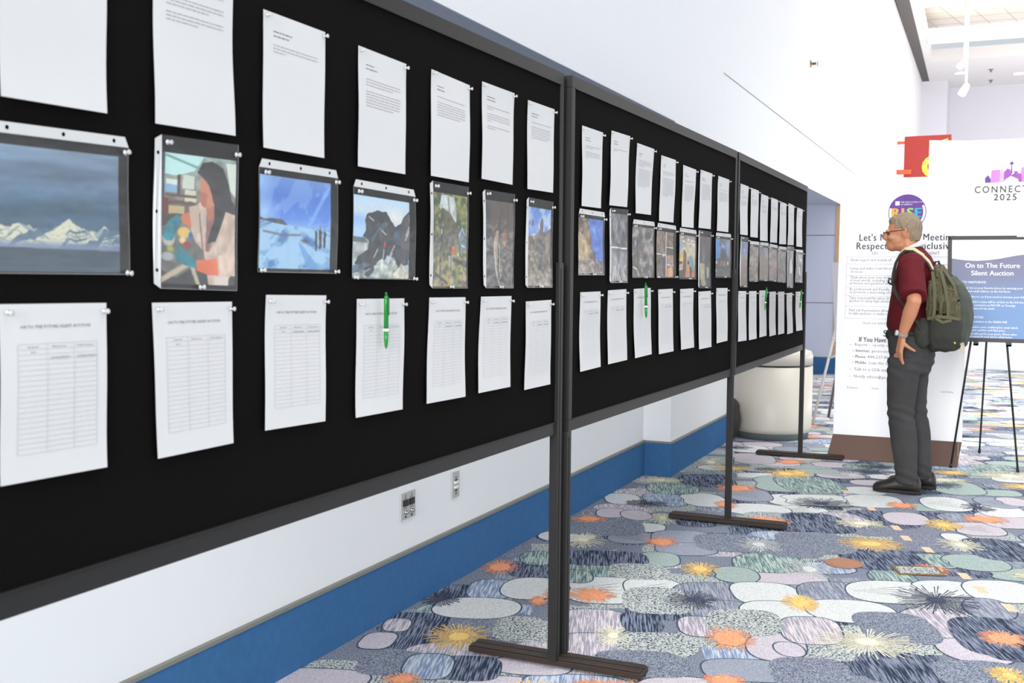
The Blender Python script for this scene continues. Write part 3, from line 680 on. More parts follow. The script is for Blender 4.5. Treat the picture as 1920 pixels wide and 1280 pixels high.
def pic_woman(p):
    p.ramp([(0, (150, 165, 160)), (.25, (150, 150, 140)), (.5, (96, 80, 70)), (1, (60, 62, 62))])
    p.noise(14, 18, 3, .3)
    p.P([(0, 0), (.55, 0), (.42, .12), (.2, .17), (0, .16)], (196, 226, 222)); p.Ln([(.05, .02), (.5, .1)], .012, (120, 160, 150)); p.P([(.85, .03), (1, .03), (1, .3), (.92, .25)], (214, 220, 208)); p.P([(.0, .0), (.04, .0), (.04, .5), (0, .5)], (58, 74, 84))
    for (a, b, c, d, col) in ((.06, .2, .24, .29, (214, 224, 214)), (.27, .16, .42, .26, (206, 212, 200)), (.05, .24, .2, .3, (146, 178, 206)), (.3, .27, .45, .36, (210, 206, 186)), (.05, .36, .45, .385, (110, 76, 56)), (.06, .31, .45, .33, (112, 78, 56)), (.2, .16, .24, .33, (90, 66, 50)), (.08, .4, .3, .46, (196, 176, 130)), (0, .34, .1, .46, (120, 40, 46)), (.05, .47, .3, .56, (90, 70, 58))):
        p.P([(a, b), (c, b), (c, d), (a, d)], col, 1, .01, 4)
    p.P([(.0, .56), (.5, .5), (.62, .8), (.3, .98), (0, .9)], (120, 118, 112), 1, .03, 7, .3)
    p.E(.3, .6, .1, .05, (222, 190, 110)); p.E(.1, .66, .09, .06, (196, 190, 178)); p.E(.28, .66, .05, .03, (226, 204, 150)); p.E(.38, .62, .03, .03, (60, 110, 180)); p.E(.33, .69, .05, .025, (176, 52, 66)); p.E(.12, .73, .05, .025, (170, 176, 80)); p.E(.08, .79, .09, .04, (176, 178, 174))
    p.Ln([(.0, .97), (.38, .83), (.45, .95), (.48, 1)], .03, (196, 180, 156)); p.P([(.1, .98), (.38, .88), (.42, 1), (.1, 1)], (52, 50, 48))
    p.P([(.5, .36), (.78, .36), (1, .42), (1, .84), (.86, 1), (.62, 1), (.56, .74), (.44, .66), (.36, .52), (.4, .42)], (206, 186, 170), 1, .02, 11, .18)
    p.P([(.6, .42), (.72, .4), (.74, .55), (.62, .74), (.58, .74)], (150, 110, 108), 1, .01, 3); p.Ln([(.5, .45), (.55, .74)], .012, (130, 112, 104)); p.Ln([(.74, .6), (.62, .74)], .01, (160, 140, 128))
    p.P([(.58, .38), (.76, .36), (.72, .46), (.62, .5)], (186, 124, 94))
    p.P([(.5, .14), (.66, .1), (.72, .24), (.66, .4), (.56, .39), (.52, .32), (.5, .27)], (204, 142, 112), 1, .01); p.P([(.49, .27), (.6, .29), (.58, .4), (.52, .38)], (182, 120, 98))
    p.P([(.46, .13), (.52, .05), (.66, .03), (.82, .08), (.9, .2), (.94, .32), (1, .37), (1, .44), (.86, .42), (.8, .52), (.72, .66), (.6, .68), (.7, .5), (.7, .36), (.62, .22), (.54, .17)], (44, 34, 32), 1, .025, 21, .35)
    p.P([(.24, .48), (.36, .44), (.46, .5), (.4, .56), (.28, .53)], (206, 128, 92)); p.P([(.36, .4), (.5, .38), (.5, .56), (.4, .56)], (198, 176, 158), 1, .02, 5)
    for pts in ([(.12, .5), (.22, .465), (.27, .49), (.22, .57), (.14, .67), (.05, .66), (.02, .6), (.08, .55)], [(.2, .67), (.25, .72), (.33, .76), (.46, .80), (.44, .87), (.32, .86), (.2, .82), (.16, .76), (.22, .75)]): p.P(pts, (34, 136, 146), 1, .02, 31, .25)
    p.P([(.46, .81), (.74, .79), (.76, .92), (.62, .92), (.46, .885)], (222, 122, 76), 1, .01, 4, .08); p.P([(.74, .77), (1, .7), (1, .92), (.8, .93)], (212, 190, 174), 1, .02, 8, .15); p.P([(.7, .93), (.9, .93), (.9, 1), (.72, 1)], (220, 206, 196))
def pic_glacier(p):
    p.ramp([(0, (120, 156, 208)), (.2, (92, 134, 206)), (.45, (104, 150, 220)), (.52, (140, 176, 222)), (.56, (126, 172, 206)), (1, (140, 184, 214))])
    sky = p.v < .54; n = fbm(p.u+p.v*.7, p.v-p.u*.4, 5, 3, 4); p.fill(sky & (n > .5), (158, 188, 226), .4); p.E(.05, .4, .25, .2, (176, 206, 232), .8, .9); p.E(.0, .05, .2, .25, (166, 204, 236), .8, .9); p.Ln([(.68, .5), (.98, .05)], .03, (150, 196, 236), .6)
    gr = p.v > .49+.07*p.u; p.fill(gr, (132, 178, 208)); d = (p.v-.5)
    n = fbm((p.u-.42)/(d+.12)*.25+1, p.v, 9, 6, 12); p.fill(gr & (n > .5), (176, 206, 228), .8); p.fill(gr & (n < .36), (76, 122, 180), .75)
    p.P([(0, .45), (.06, .47), (.2, .455), (.3, .46), (.38, .52), (.2, .51), (0, .48)], (84, 92, 104), 1, .02, 3, .3); p.Ln([(.05, .6), (.3, .63), (.55, .62)], .018, (108, 110, 128), .7); p.E(.62, .68, .08, .035, (88, 88, 92), .8, .7)
    p.P([(.52, .7), (.58, .72), (.86, 1), (.66, 1)], (104, 156, 206), .7, .03, 2)
    for (a, b, c, d) in ((.765, .55, .8, .8), (.82, .535, .87, .77), (.89, .55, .93, .76)): p.P([(a, b+.02), ((a+c)/2, b), (c, b+.03), (c, d-.03), ((a+c)/2, d), (a+.005, d-.02)], (48, 46, 54), 1, .012, 8, .4)
    p.Ln([(.84, .5), (.845, .7)], .006, (90, 100, 130)); p.Ln([(.9, .5), (.91, .6)], .006, (90, 100, 130))
def pic_outcrop(p):
    p.ramp([(0, (196, 218, 234)), (.25, (206, 216, 222)), (.5, (176, 206, 236)), (1, (180, 184, 180))]); p.E(.05, .3, .3, .12, (140, 186, 232), .8, .9); p.E(.7, .22, .3, .16, (232, 228, 220), .8, .9)
    p.P([(0, .52), (.3, .54), (.3, .8), (0, .82)], (176, 182, 180), 1, .03, 3, .3); p.P([(0, .5), (.2, .51), (.25, .56), (0, .57)], (96, 108, 116), 1, .03)
    p.P([(.19, .28), (.27, .19), (.42, .15), (.58, .18), (.66, .27), (.72, .33), (.84, .27), (.92, .17), (1, .12), (1, .82), (.8, .86), (.7, .74), (.58, .7), (.46, .98), (.2, .9), (.03, .84), (.08, .74), (.24, .66), (.27, .56), (.16, .49), (.22, .42)], (44, 54, 66), 1, .05, 17, .55)
    p.P([(.3, .5), (.52, .3), (.62, .3), (.32, .55)], (74, 106, 118), 1, .02, 5, .3); p.P([(.4, .42), (.6, .36), (.6, .5), (.36, .56)], (66, 60, 62), 1, .04, 6, .3); p.P([(.7, .42), (.84, .3), (.84, .58), (.74, .56)], (60, 84, 104), 1, .05, 4, .4); p.P([(.84, .28), (1, .16), (1, .6), (.86, .62)], (92, 88, 92), 1, .06, 9, .3)
    for a, b in (((.92, .5), (1, .36)), ((.93, .44), (.99, .32)), ((.26, .25), (.34, .29)), ((.48, .4), (.56, .45)), ((.36, .74), (.42, .64)), ((.52, .74), (.53, .64)), ((.54, .86), (.72, .58)), ((.6, .8), (.68, .68))): p.Ln([a, b], .012, (196, 202, 198), .9)
    p.P([(.0, 1), (.05, .9), (.3, .88), (.5, .76), (.6, .82), (.72, .72), (.8, .88), (1, .95), (1, 1)], (172, 178, 170), 1, .08, 23, .5); p.P([(.7, .95), (.86, .8), (1, .92), (1, 1), (.76, 1)], (206, 202, 188), 1, .04, 5, .3); p.P([(.2, .95), (.35, .85), (.36, .9), (.26, 1)], (60, 72, 88), 1, .05, 3); p.P([(0, .86), (.22, .8), (.3, .84), (0, .96)], (84, 104, 118), 1, .04, 8, .4)
    p.E(.54, .585, .022, .04, (206, 50, 62), 1, .4); p.E(.541, .548, .01, .014, (190, 150, 130))
    p.grit(4, 26)
def pic_tripod(p):
    p.ramp([(0, (112, 126, 74)), (.3, (92, 108, 66)), (.5, (74, 82, 62)), (.7, (128, 124, 66)), (.85, (150, 134, 104)), (1, (156, 136, 120))])
    n = fbm(p.u, p.v, 12, 20, 3); p.fill(n > .55, (190, 182, 96), .55); p.fill(n < .4, (52, 64, 44), .6); p.E(.85, .18, .25, .14, (186, 180, 88), .7, .9); p.E(.3, .55, .5, .14, (62, 70, 58), .7, .8)
    p.P([(.2, .18), (.5, .2), (.72, .4), (.7, .5), (.4, .46), (.22, .3)], (92, 86, 62), .8, .04, 6, .4); p.P([(.16, .17), (.22, .02), (.42, .02), (.58, .03), (.66, .14), (.66, .31), (.5, .22), (.3, .16)], (196, 202, 200), 1, .02, 9, .22); p.Ln([(.42, .05), (.46, .24)], .03, (136, 126, 106), .7)
    p.P([(.74, .42), (.82, .35), (.9, .36), (1, .5), (1, .58), (.9, .62), (.86, .6), (.76, .5)], (104, 124, 138), 1, .02, 12, .3); p.Ln([(.84, .54), (.93, .56)], .012, (206, 216, 222)); p.Ln([(.84, .56), (.84, .64)], .02, (120, 140, 160)); p.Ln([(.76, .44), (.84, .36), (.92, .42)], .01, (190, 200, 206))
    p.Ln([(.22, .2), (.2, .9)], .022, (38, 44, 46)); p.Ln([(.02, .58), (.12, .53), (.36, .53)], .01, (56, 56, 52)); p.Ln([(.0, .84), (.4, .96)], .022, (66, 70, 74)); p.Ln([(.4, .5), (.44, .72)], .012, (46, 48, 44)); p.Ln([(.58, .7), (1, .76)], .03, (50, 54, 58)); p.E(.95, .73, .08, .04, (84, 92, 104))
    p.E(.58, .6, .06, .055, (220, 92, 44)); p.P([(.44, .66), (.58, .66), (.57, .8), (.47, .8)], (168, 160, 146), 1, .01); p.Ln([(.53, .67), (.52, .8)], .02, (90, 90, 86)); p.E(.5, .65, .07, .02, (60, 60, 62)); p.E(.74, .65, .04, .022, (196, 206, 214)); p.Ln([(.23, .39), (.23, .43)], .014, (226, 226, 220)); p.P([(.6, .8), (.76, .76), (.78, 1), (.6, 1)], (112, 126, 72), .7, .05, 4, .4)
    p.grit(5, 40)
def pic_crevice(p):
    p.ramp([(0, (96, 86, 78)), (.2, (92, 78, 68)), (.5, (78, 68, 60)), (1, (74, 74, 72))]); n = fbm(p.u-p.v*.15, p.v, 9, 2.5, 5); p.c *= (1+(n-.5)*.5)[..., None]
    p.P([(0, 0), (.2, .05), (.3, .5), (.5, 1), (0, 1)], (60, 60, 60), .8, .05, 4, .3); p.P([(.46, .3), (.56, .12), (.6, .5), (.56, .75), (.5, .6)], (40, 36, 34), .9, .05, 3)
    p.P([(.33, .5), (.4, .36), (.5, .34), (.46, .56), (.46, .8), (.5, .95), (.42, .85)], (176, 158, 136), .9, .04, 7, .2); p.P([(.33, .58), (.38, .58), (.47, .9), (.44, .9)], (196, 204, 204), .8, .02, 7); p.P([(.62, .4), (.74, .3), (.8, .42), (.72, .54), (.66, .5)], (164, 112, 76), .8, .06, 9, .3)
    p.Ln([(.5, .48), (.54, .56), (.55, .7), (.55, .82)], .012, (206, 202, 150)); p.Ln([(.62, .75), (.56, .9)], .012, (186, 180, 166)); p.E(.5, .93, .06, .06, (176, 170, 150), .8, .8); p.E(.7, .69, .02, .012, (200, 200, 190)); p.grit(6, 14)
def pic_boulder(p):
    p.ramp([(0, (112, 152, 210)), (.3, (166, 192, 222)), (.35, (140, 170, 216)), (1, (120, 112, 100))]); n = fbm(p.u, p.v, 5, 7, 3); p.fill((p.v < .4) & (n > .52), (208, 218, 228), .6); p.fill((p.v < .4) & (n < .4), (78, 124, 202), .5)
    p.P([(0, .36), (.2, .37), (.4, .35), (.5, .28), (.58, .26), (.7, .3), (.85, .27), (1, .24), (1, 1), (0, 1)], (116, 106, 92), 1, .03, 6, .5); p.fill((p.v > .36) & (fbm(p.u, p.v, 10, 12, 7) > .56), (158, 150, 128), .6)
    p.P([(.54, .3), (.55, .18), (.62, .12), (.68, .17), (.68, .28)], (84, 80, 76), 1, .02, 4, .3); p.E(.24, .2, .05, .05, (96, 92, 100), .9, .5); p.P([(.52, .32), (.62, .28), (.74, .34), (.8, .5), (.82, .68), (.74, .8), (.62, .84), (.48, .76), (.42, .56)], (92, 90, 90), 1, .05, 8, .5); p.P([(.5, .84), (1, .8), (1, 1), (.45, 1)], (148, 142, 128), .8, .08, 6, .5); p.grit(7, 26)
def rocks(base, light, dark, seed, sx=7, sy=12, extra=None):
    def fn(p):
        p.ramp([(0, base), (1, base)]); n = fbm(p.u+.5*fbm(p.u, p.v, 3, 3, seed+30), p.v, sx, sy, seed, 5)
        p.fill(np.clip((n-.5)*7, 0, 1), light, .85); p.fill(np.clip((.46-n)*8, 0, 1), dark, .85); p.grit(seed, 22)
        if extra: extra(p)
    return fn
def x_cliff(p):
    p.P([(.42, 0), (1, 0), (1, .8), (.72, .82), (.66, .6), (.56, .62), (.5, .3), (.4, .1)], (74, 122, 200), 1, .03, 3, .15); p.E(.62, .22, .14, .12, (104, 176, 224), .8, .9); p.E(.7, .55, .2, .06, (150, 160, 214), .8, .8); p.E(.62, .08, .12, .05, (40, 72, 140), .7, .7)
    p.P([(0, .25), (.2, .3), (.4, .5), (.4, .75), (.1, .8), (0, .78)], (206, 184, 142), .75, .06, 5, .35); p.fill(p.v > .76, (96, 88, 84), .5)
def x_split(p): p.P([(0, .485), (1, .505), (1, .525), (0, .505)], (232, 230, 222)); p.E(.85, .42, .08, .07, (170, 140, 104), .6, .8)
def x_swirl(p):
    p.Ln([(.05, .8), (.2, .84), (.28, .95)], .02, (206, 204, 196)); p.E(.6, .45, .14, .12, (196, 186, 170), .7, .8); p.E(.16, .33, .06, .09, (168, 180, 196), .9, .5); p.E(.55, .28, .16, .12, (176, 180, 172), .6, .8); p.E(.85, .52, .1, .06, (166, 120, 104), .6, .8)
def x_collage(p):
    p.P([(.55, .35), (1, .35), (1, .72), (.55, .72)], (168, 146, 126), 1, 0, 3, .2); p.P([(.55, .35), (1, .35), (1, .5), (.55, .52)], (70, 54, 52), .9, .04, 4, .3); p.P([(.55, .72), (1, .72), (1, 1), (.55, 1)], (150, 120, 110), 1, 0, 5, .4); p.P([(.55, .86), (.66, .78), (.7, .84), (.62, 1), (.55, 1)], (206, 116, 120)); p.P([(.68, .82), (.86, .74), (.98, .9), (.9, 1), (.66, 1)], (214, 176, 130), 1, .03); p.P([(.32, .58), (.52, .52), (.52, 1), (.36, 1)], (58, 54, 70), 1, .03, 8)
    p.E(.42, .52, .07, .04, (206, 222, 224)); c = (234, 228, 222)
    p.P([(0, .49), (.53, .5), (.53, .515), (0, .505)], c); p.P([(.53, 0), (.555, 0), (.555, 1), (.53, 1)], c); p.P([(.55, .33), (1, .34), (1, .355), (.55, .345)], c); p.P([(.55, .715), (1, .725), (1, .74), (.55, .73)], c)
def pic_hall(p):
    p.ramp([(0, (150, 144, 136)), (.2, (196, 188, 174)), (.45, (206, 196, 170)), (1, (120, 104, 92))]); p.noise(6, 9, 3, .25)
    for a, b in ((.2, .06), (.55, .1), (.8, .12), (.25, .15), (.68, .19), (.86, .2)): p.E(a, b, .1, .018, (240, 238, 226))
    p.P([(0, .12), (.14, .2), (.12, .45), (0, .5)], (136, 176, 226), .8, .04); p.P([(0, .42), (.25, .36), (.3, .66), (0, .7)], (214, 180, 104), 1, .05, 4, .2); p.P([(.26, .36), (.34, .34), (.44, .44), (.38, .95), (.22, .95)], (112, 80, 62), 1, .04, 5, .3); p.P([(.58, .5), (.78, .44), (.9, .8), (.74, .8)], (112, 164, 176), .9, .05, 6); p.P([(.0, .62), (.2, .62), (.18, .8), (0, .8)], (52, 50, 46), 1, .06); p.P([(0, .7), (.2, .66), (.22, .8), (0, .84)], (226, 214, 180), .8, .04)
    p.P([(.46, .66), (.6, .6), (.7, .98), (.4, .98)], (214, 160, 112), 1, .04, 7, .2); p.E(.55, .64, .07, .05, (46, 40, 36)); p.P([(.62, .72), (.74, .76), (.76, 1), (.66, 1)], (44, 44, 46), 1, .03); p.E(.45, .92, .1, .06, (228, 138, 98)); p.E(.85, .92, .12, .07, (226, 130, 84)); p.P([(0, .84), (.3, .8), (.3, 1), (0, 1)], (84, 80, 80), .9, .05)
def x_cavern(p):
    p.P([(.1, .56), (.5, .53), (.55, .95), (.3, 1), (.15, .85)], (192, 186, 152), .95, .06, 4, .3); p.P([(.7, .62), (.86, .6), (.9, .8), (.7, .84)], (206, 208, 206), .8, .05); p.Ln([(.32, .52), (.48, .4)], .016, (180, 172, 158)); p.E(.5, .93, .4, .06, (170, 172, 164), .8, .8); p.Ln([(.2, .1), (.28, .5)], .014, (120, 112, 120)); p.Ln([(.55, .1), (.6, .45)], .014, (118, 110, 120))
def pic_crowd(p):
    p.ramp([(0, (104, 116, 106)), (.2, (112, 128, 160)), (.5, (84, 84, 88)), (1, (96, 96, 90))]); p.noise(7, 12, 3, .5); p.P([(0, 0), (.26, .02), (.3, .5), (0, .55)], (86, 150, 206), .95, .05, 4, .3); p.P([(.74, .05), (.95, .0), (.9, .5), (.74, .4)], (146, 160, 206), .8, .05); p.E(.5, .2, .16, .06, (150, 180, 220), .9, .6); p.E(.5, .06, .16, .06, (76, 102, 78), .9, .7)
    p.E(.5, .45, .24, .22, (56, 56, 60), .9, .6); p.E(.06, .62, .05, .05, (220, 222, 220)); p.E(.05, .84, .05, .05, (226, 226, 224)); p.E(.82, .64, .05, .06, (216, 216, 214))
    for a in (.33, .45, .57): p.P([(a, .58), (a+.05, .58), (a+.07, .72), (a+.02, .72)], (196, 150, 124), .9, .02)
    p.fill(p.v > .8, (112, 112, 104), .5)
def pic_ridge(p):
    p.ramp([(0, (150, 150, 160)), (.12, (112, 130, 168)), (.3, (140, 150, 176)), (.4, (146, 130, 116)), (1, (128, 104, 92))]); p.noise(5, 8, 3, .3); p.E(.6, .2, .3, .06, (176, 192, 222), .7, .8); p.E(.4, .7, .3, .12, (160, 100, 88), .7, .9); p.grit(3, 20)
def x_blocks(p):
    for q, (a, b) in enumerate(((.1, .35), (.5, .32), (.2, .46), (.6, .48), (.1, .6), (.5, .62), (.7, .75))): p.P([(a, b), (a+.3, b+.01), (a+.28, b+.1), (a, b+.09)], (188-q*6, 172-q*6, 150-q*5), .8, .03, q)
def pic_slope(p):
    p.ramp([(0, (112, 112, 118)), (.14, (120, 116, 118)), (.2, (136, 122, 104)), (1, (136, 124, 100))]); p.P([(.5, .0), (1, 0), (1, .36), (.7, .3)], (146, 156, 178), .8, .05); p.noise(7, 9, 3, .25); p.grit(4, 16)
def x_pink(p): p.P([(.4, .5), (.6, .42), (.75, .6), (.55, .9), (.3, .9)], (184, 110, 108), .7, .08, 4); p.E(.56, .36, .06, .05, (70, 60, 58), .7, .8)
def x_glare(p): p.P([(.45, .32), (.75, .22), (.95, .5), (.75, .62), (.45, .62)], (236, 238, 236), .9, .08, 3)
def x_glare2(p): p.E(.75, .22, .16, .06, (238, 238, 238), .9, .5); p.P([(.45, .5), (.6, .42), (.75, .75), (.6, .75)], (234, 234, 234), .9, .06, 4)
PAINT = [[pic_mountains, pic_woman, pic_glacier, pic_outcrop, pic_tripod, pic_crevice, pic_boulder],
 [rocks((122, 104, 84), (176, 156, 122), (66, 58, 52), 3, 9, 7, x_cliff), rocks((112, 114, 118), (160, 162, 164), (62, 66, 74), 5, 10, 6, x_split), rocks((96, 90, 86), (176, 174, 168), (46, 42, 42), 8, 6, 7, x_swirl),
  rocks((120, 104, 90), (156, 132, 108), (70, 58, 52), 11, 10, 9, x_collage), pic_hall, rocks((82, 76, 78), (120, 116, 118), (50, 46, 48), 15, 8, 3, x_cavern), pic_crowd],
 [pic_ridge, rocks((132, 122, 112), (172, 162, 148), (86, 78, 74), 21, 6, 12, x_blocks), pic_slope, rocks((152, 136, 128), (176, 160, 150), (110, 96, 92), 25, 5, 9, x_pink), rocks((132, 118, 108), (156, 142, 132), (96, 86, 80), 27, 6, 10),
  rocks((128, 130, 128), (166, 168, 164), (86, 88, 88), 31, 4, 6, x_glare), rocks((118, 120, 122), (176, 178, 178), (70, 72, 76), 33, 5, 7, x_glare2)]]
M_pic = bpy.data.materials.new('photo_print'); M_pic.use_nodes = True
_p = M_pic.node_tree.nodes['Principled BSDF']; _a = M_pic.node_tree.nodes.new('ShaderNodeAttribute'); _a.attribute_name = 'Col'
M_pic.node_tree.links.new(_a.outputs['Color'], _p.inputs['Base Color']); _p.inputs['Roughness'].default_value = .4
def print_mesh(name, f, fn, W, H, rect, turn=False):
    u0, v0, u1, v1 = rect
    mb = MB().grid(lambda a, b: f(u0+(u1-u0)*a, v0+(v1-v0)*(1-b), 0), W-1, H-1)
    p = Pic(W, H); fn(p); c = np.clip(p.c[::-1], 0, 255)/255
    c = np.clip((c-.5)*1.18+.46, 0, 1); c = np.where(c <= .04045, c/12.92, ((c+.055)/1.055)**2.4); rgba = np.concatenate([c, np.ones((H, W, 1))], 2).astype(np.float32)
    o = mb.build(name, M_pic, None, True)
    at = o.data.color_attributes.new('Col', 'FLOAT_COLOR', 'POINT'); at.data.foreach_set('color', rgba.ravel())
    return o
# clear film: mostly see-through, faint haze, grazing sheen
M_film = bpy.data.materials.new('clear_film'); M_film.use_nodes = True; nt = M_film.node_tree
for n in list(nt.nodes):
    if n.type != 'OUTPUT_MATERIAL': nt.nodes.remove(n)
out = [n for n in nt.nodes][0]
tr = nt.nodes.new('ShaderNodeBsdfTransparent'); df = nt.nodes.new('ShaderNodeBsdfDiffuse'); gl = nt.nodes.new('ShaderNodeBsdfGlossy'); gl.inputs['Roughness'].default_value = .2
df.inputs['Color'].default_value = (.85, .84, .82, 1)
m1 = nt.nodes.new('ShaderNodeMixShader'); m1.inputs[0].default_value = .05; nt.links.new(tr.outputs[0], m1.inputs[1]); nt.links.new(df.outputs[0], m1.inputs[2])
fr = nt.nodes.new('ShaderNodeFresnel'); fr.inputs[0].default_value = 1.42; m2 = nt.nodes.new('ShaderNodeMixShader')
tc = nt.nodes.new('ShaderNodeTexCoord'); no = nt.nodes.new('ShaderNodeTexNoise'); no.inputs['Scale'].default_value = 22; no.inputs['Detail'].default_value = 2; nt.links.new(tc.outputs['Object'], no.inputs['Vector'])
bp = nt.nodes.new('ShaderNodeBump'); bp.inputs['Strength'].default_value = .16; bp.inputs['Distance'].default_value = .015; nt.links.new(no.outputs['Fac'], bp.inputs['Height']); nt.links.new(bp.outputs[0], gl.inputs['Normal'])
ml = nt.nodes.new('ShaderNodeMath'); ml.operation = 'MULTIPLY'; ml.inputs[1].default_value = .5; nt.links.new(fr.outputs[0], ml.inputs[0]); nt.links.new(ml.outputs[0], m2.inputs[0]); nt.links.new(m1.outputs[0], m2.inputs[1]); nt.links.new(gl.outputs[0], m2.inputs[2]); nt.links.new(m2.outputs[0], out.inputs[0])
M_strip = mat('white_binding_strip', srgb(196, 196, 194), .45, .02)
M_edge = mat('film_weld', srgb(128, 128, 126), .35, .05)
PORT = {(0, 1), (0, 4), (0, 5), (0, 6), (1, 1), (1, 5), (2, 0), (2, 5)}
FOURPIN = {(0, 0), (0, 2), (0, 3), (1, 3)}
PRECT = {(0, 0): (.02, .145, .93, .985), (0, 1): (.1, .11, .985, .965), (0, 2): (.025, .135, .915, .965), (0, 3): (.02, .15, .905, .99), (0, 4): (.12, .10, .99, .985), (0, 5): (.06, .10, .985, .985), (0, 6): (.07, .10, .955, .98), (1, 0): (.03, .13, .97, .97), (1, 1): (.09, .07, .985, .975), (1, 2): (.02, .12, .985, .985), (1, 3): (.03, .14, .90, .985)}
def holes_strip(mb, f, a0, a1, vertical, hole_r):
    """binding strip with three punched holes; runs over the outer 7% of the sleeve"""
    L, Wd = (.285, .017)
    cu = bpy.data.curves.new('strip', 'CURVE'); cu.dimensions = '2D'; cu.fill_mode = 'FRONT'
    def sp(pts):
        q = cu.splines.new('POLY'); q.points.add(len(pts)-1)
        for k, (x, y) in enumerate(pts): q.points[k].co = (x, y, 0, 1)
        q.use_cyclic_u = True
    n = 12
    sp([(0, 0)]+[(L*k/n, 0) for k in range(1, n)]+[(L, 0), (L-.009, Wd)]+[(L*(n-k)/n, Wd) for k in range(1, n)]+[(.009, Wd)])
    for c in (.034, L/2, L-.034): sp([(c+hole_r*math.cos(t_*math.pi/7), Wd*.52+hole_r*math.sin(t_*math.pi/7)) for t_ in range(14)])
    o = bpy.data.objects.new('strip', cu); C.objects.link(o); dg = bpy.context.evaluated_depsgraph_get()
    me = bpy.data.meshes.new_from_object(o.evaluated_get(dg)); vs = []
    for v in me.vertices:
        a = v.co.x/L; b = v.co.y/Wd
        vs.append(f(.075*(1-b), a, .0010) if vertical else f(a, .075*(1-b), .0010))
    mb.add(vs, [tuple(p.vertices) for p in me.polygons])
    bpy.data.objects.remove(o); bpy.data.curves.remove(cu); bpy.data.meshes.remove(me)
for i in range(3):
    for k in range(7):
        Q = SLEEVES[i][k]; port = (i, k) in PORT
        f = sheet_fn(i, Q, .0048, .0058, 300+i*10+k, .0022)
        rect = PRECT.get((i, k), (.1, .1, .97, .97) if port else (.03, .13, .96, .975))
        W, H = (150, 190) if (i == 0 and k < 5) else ((100, 130) if i == 0 else ((64, 84) if i == 1 else (36, 48)))
        fpr = sheet_fn(i, Q, .0038, .0048, 300+i*10+k, .0022)
        o = print_mesh('photo_print', fpr, PAINT[i][k], W, H, rect)
        tag(o, 'photo print of %s, %s' % (PIC[i][k], PLACE[i]), 'photo', 'auctioned photo prints')
        ori = 'upright' if port else 'sideways'
        t = thing('sheet_protector', 'clear %s sheet protector holding the %s photo %s' % (ori, PIC[i][k], PLACE[i]), 'sheet protector', f(.5, .5), 'clear sheet protectors')
        mb = MB()
        fo = sheet_fn(i, Q, .0062, .0072, 300+i*10+k, .0022)
        if port: mb.grid(lambda a, b: fo(.07+.93*a, 1-b, 0), 8, 12)
        else: mb.grid(lambda a, b: fo(a, .07+.93*(1-b), 0), 8, 12)
        mb.build('pouch', M_film, t, True)
        mb = MB(); e = .006
        if port: bar(mb, fo, .07, 1, 1-.004, .004, .0006, 4); vbar(mb, fo, 1-e, 0, 1, e, .0006)
        else: bar(mb, fo, 0, 1, 1-.005, .005, .0006, 4); vbar(mb, fo, 0, .07, 1, .004, .0006); vbar(mb, fo, .996, .07, 1, .004, .0006)
        mb.build('weld_seam', M_edge, t)
        mb = MB(); holes_strip(mb, fo, 0, 1, port, .0032 if i else .0036); mb.build('binding_strip', M_strip, t)
        if port: sp = [(.13, .045, 'upper left'), (.955, .07, 'upper right'), (.52, .985, 'bottom')]
        elif (i, k) in FOURPIN: sp = [(.07, .115, 'upper left'), (.965, .115, 'upper right'), (.03, .985, 'lower left'), (.97, .985, 'lower right')]
        else: sp = [(.07, .115, 'upper left'), (.965, .115, 'upper right'), (.54, .99, 'bottom')]
        for u, v, nm in sp:
            if i == 0 and k == 0 and 'left' in nm: continue
            PINS.append((i, fo(u, v), nm+' of the sheet protector with the %s photo' % PIC[i][k]))
# clear push pins
M_pin = mat('clear_pin_plastic', srgb(226, 226, 226), .12, .02, spec=.8); M_pin.node_tree.nodes['Principled BSDF'].inputs['Transmission Weight'].default_value = .55
M_needle = mat('steel_needle', srgb(200, 200, 204), .25, metal=.9)
pm = MB(); pm.lathe([(.0048, .003), (.005, .0036), (.0022, .0046), (.0018, .0085), (.0042, .0112), (.0046, .0126), (.0036, .0134)], axis='x', seg=14)
pm.m(1).lathe([(.0005, -.002), (.0005, .003)], axis='x', seg=6)
pin0 = pm.build('push_pin', [M_pin, M_needle], None, True); pr = random.Random(6)
for q, (i, pos, lab) in enumerate(PINS):
    o = pin0 if q == 0 else pin0.copy()
    if q: C.objects.link(o)
    o.location = pos; o.rotation_euler = (0, pr.uniform(-.12, .12), pr.uniform(-.12, .12)-.0); tag(o, 'clear push pin, '+lab, 'push pin', 'clear push pins')
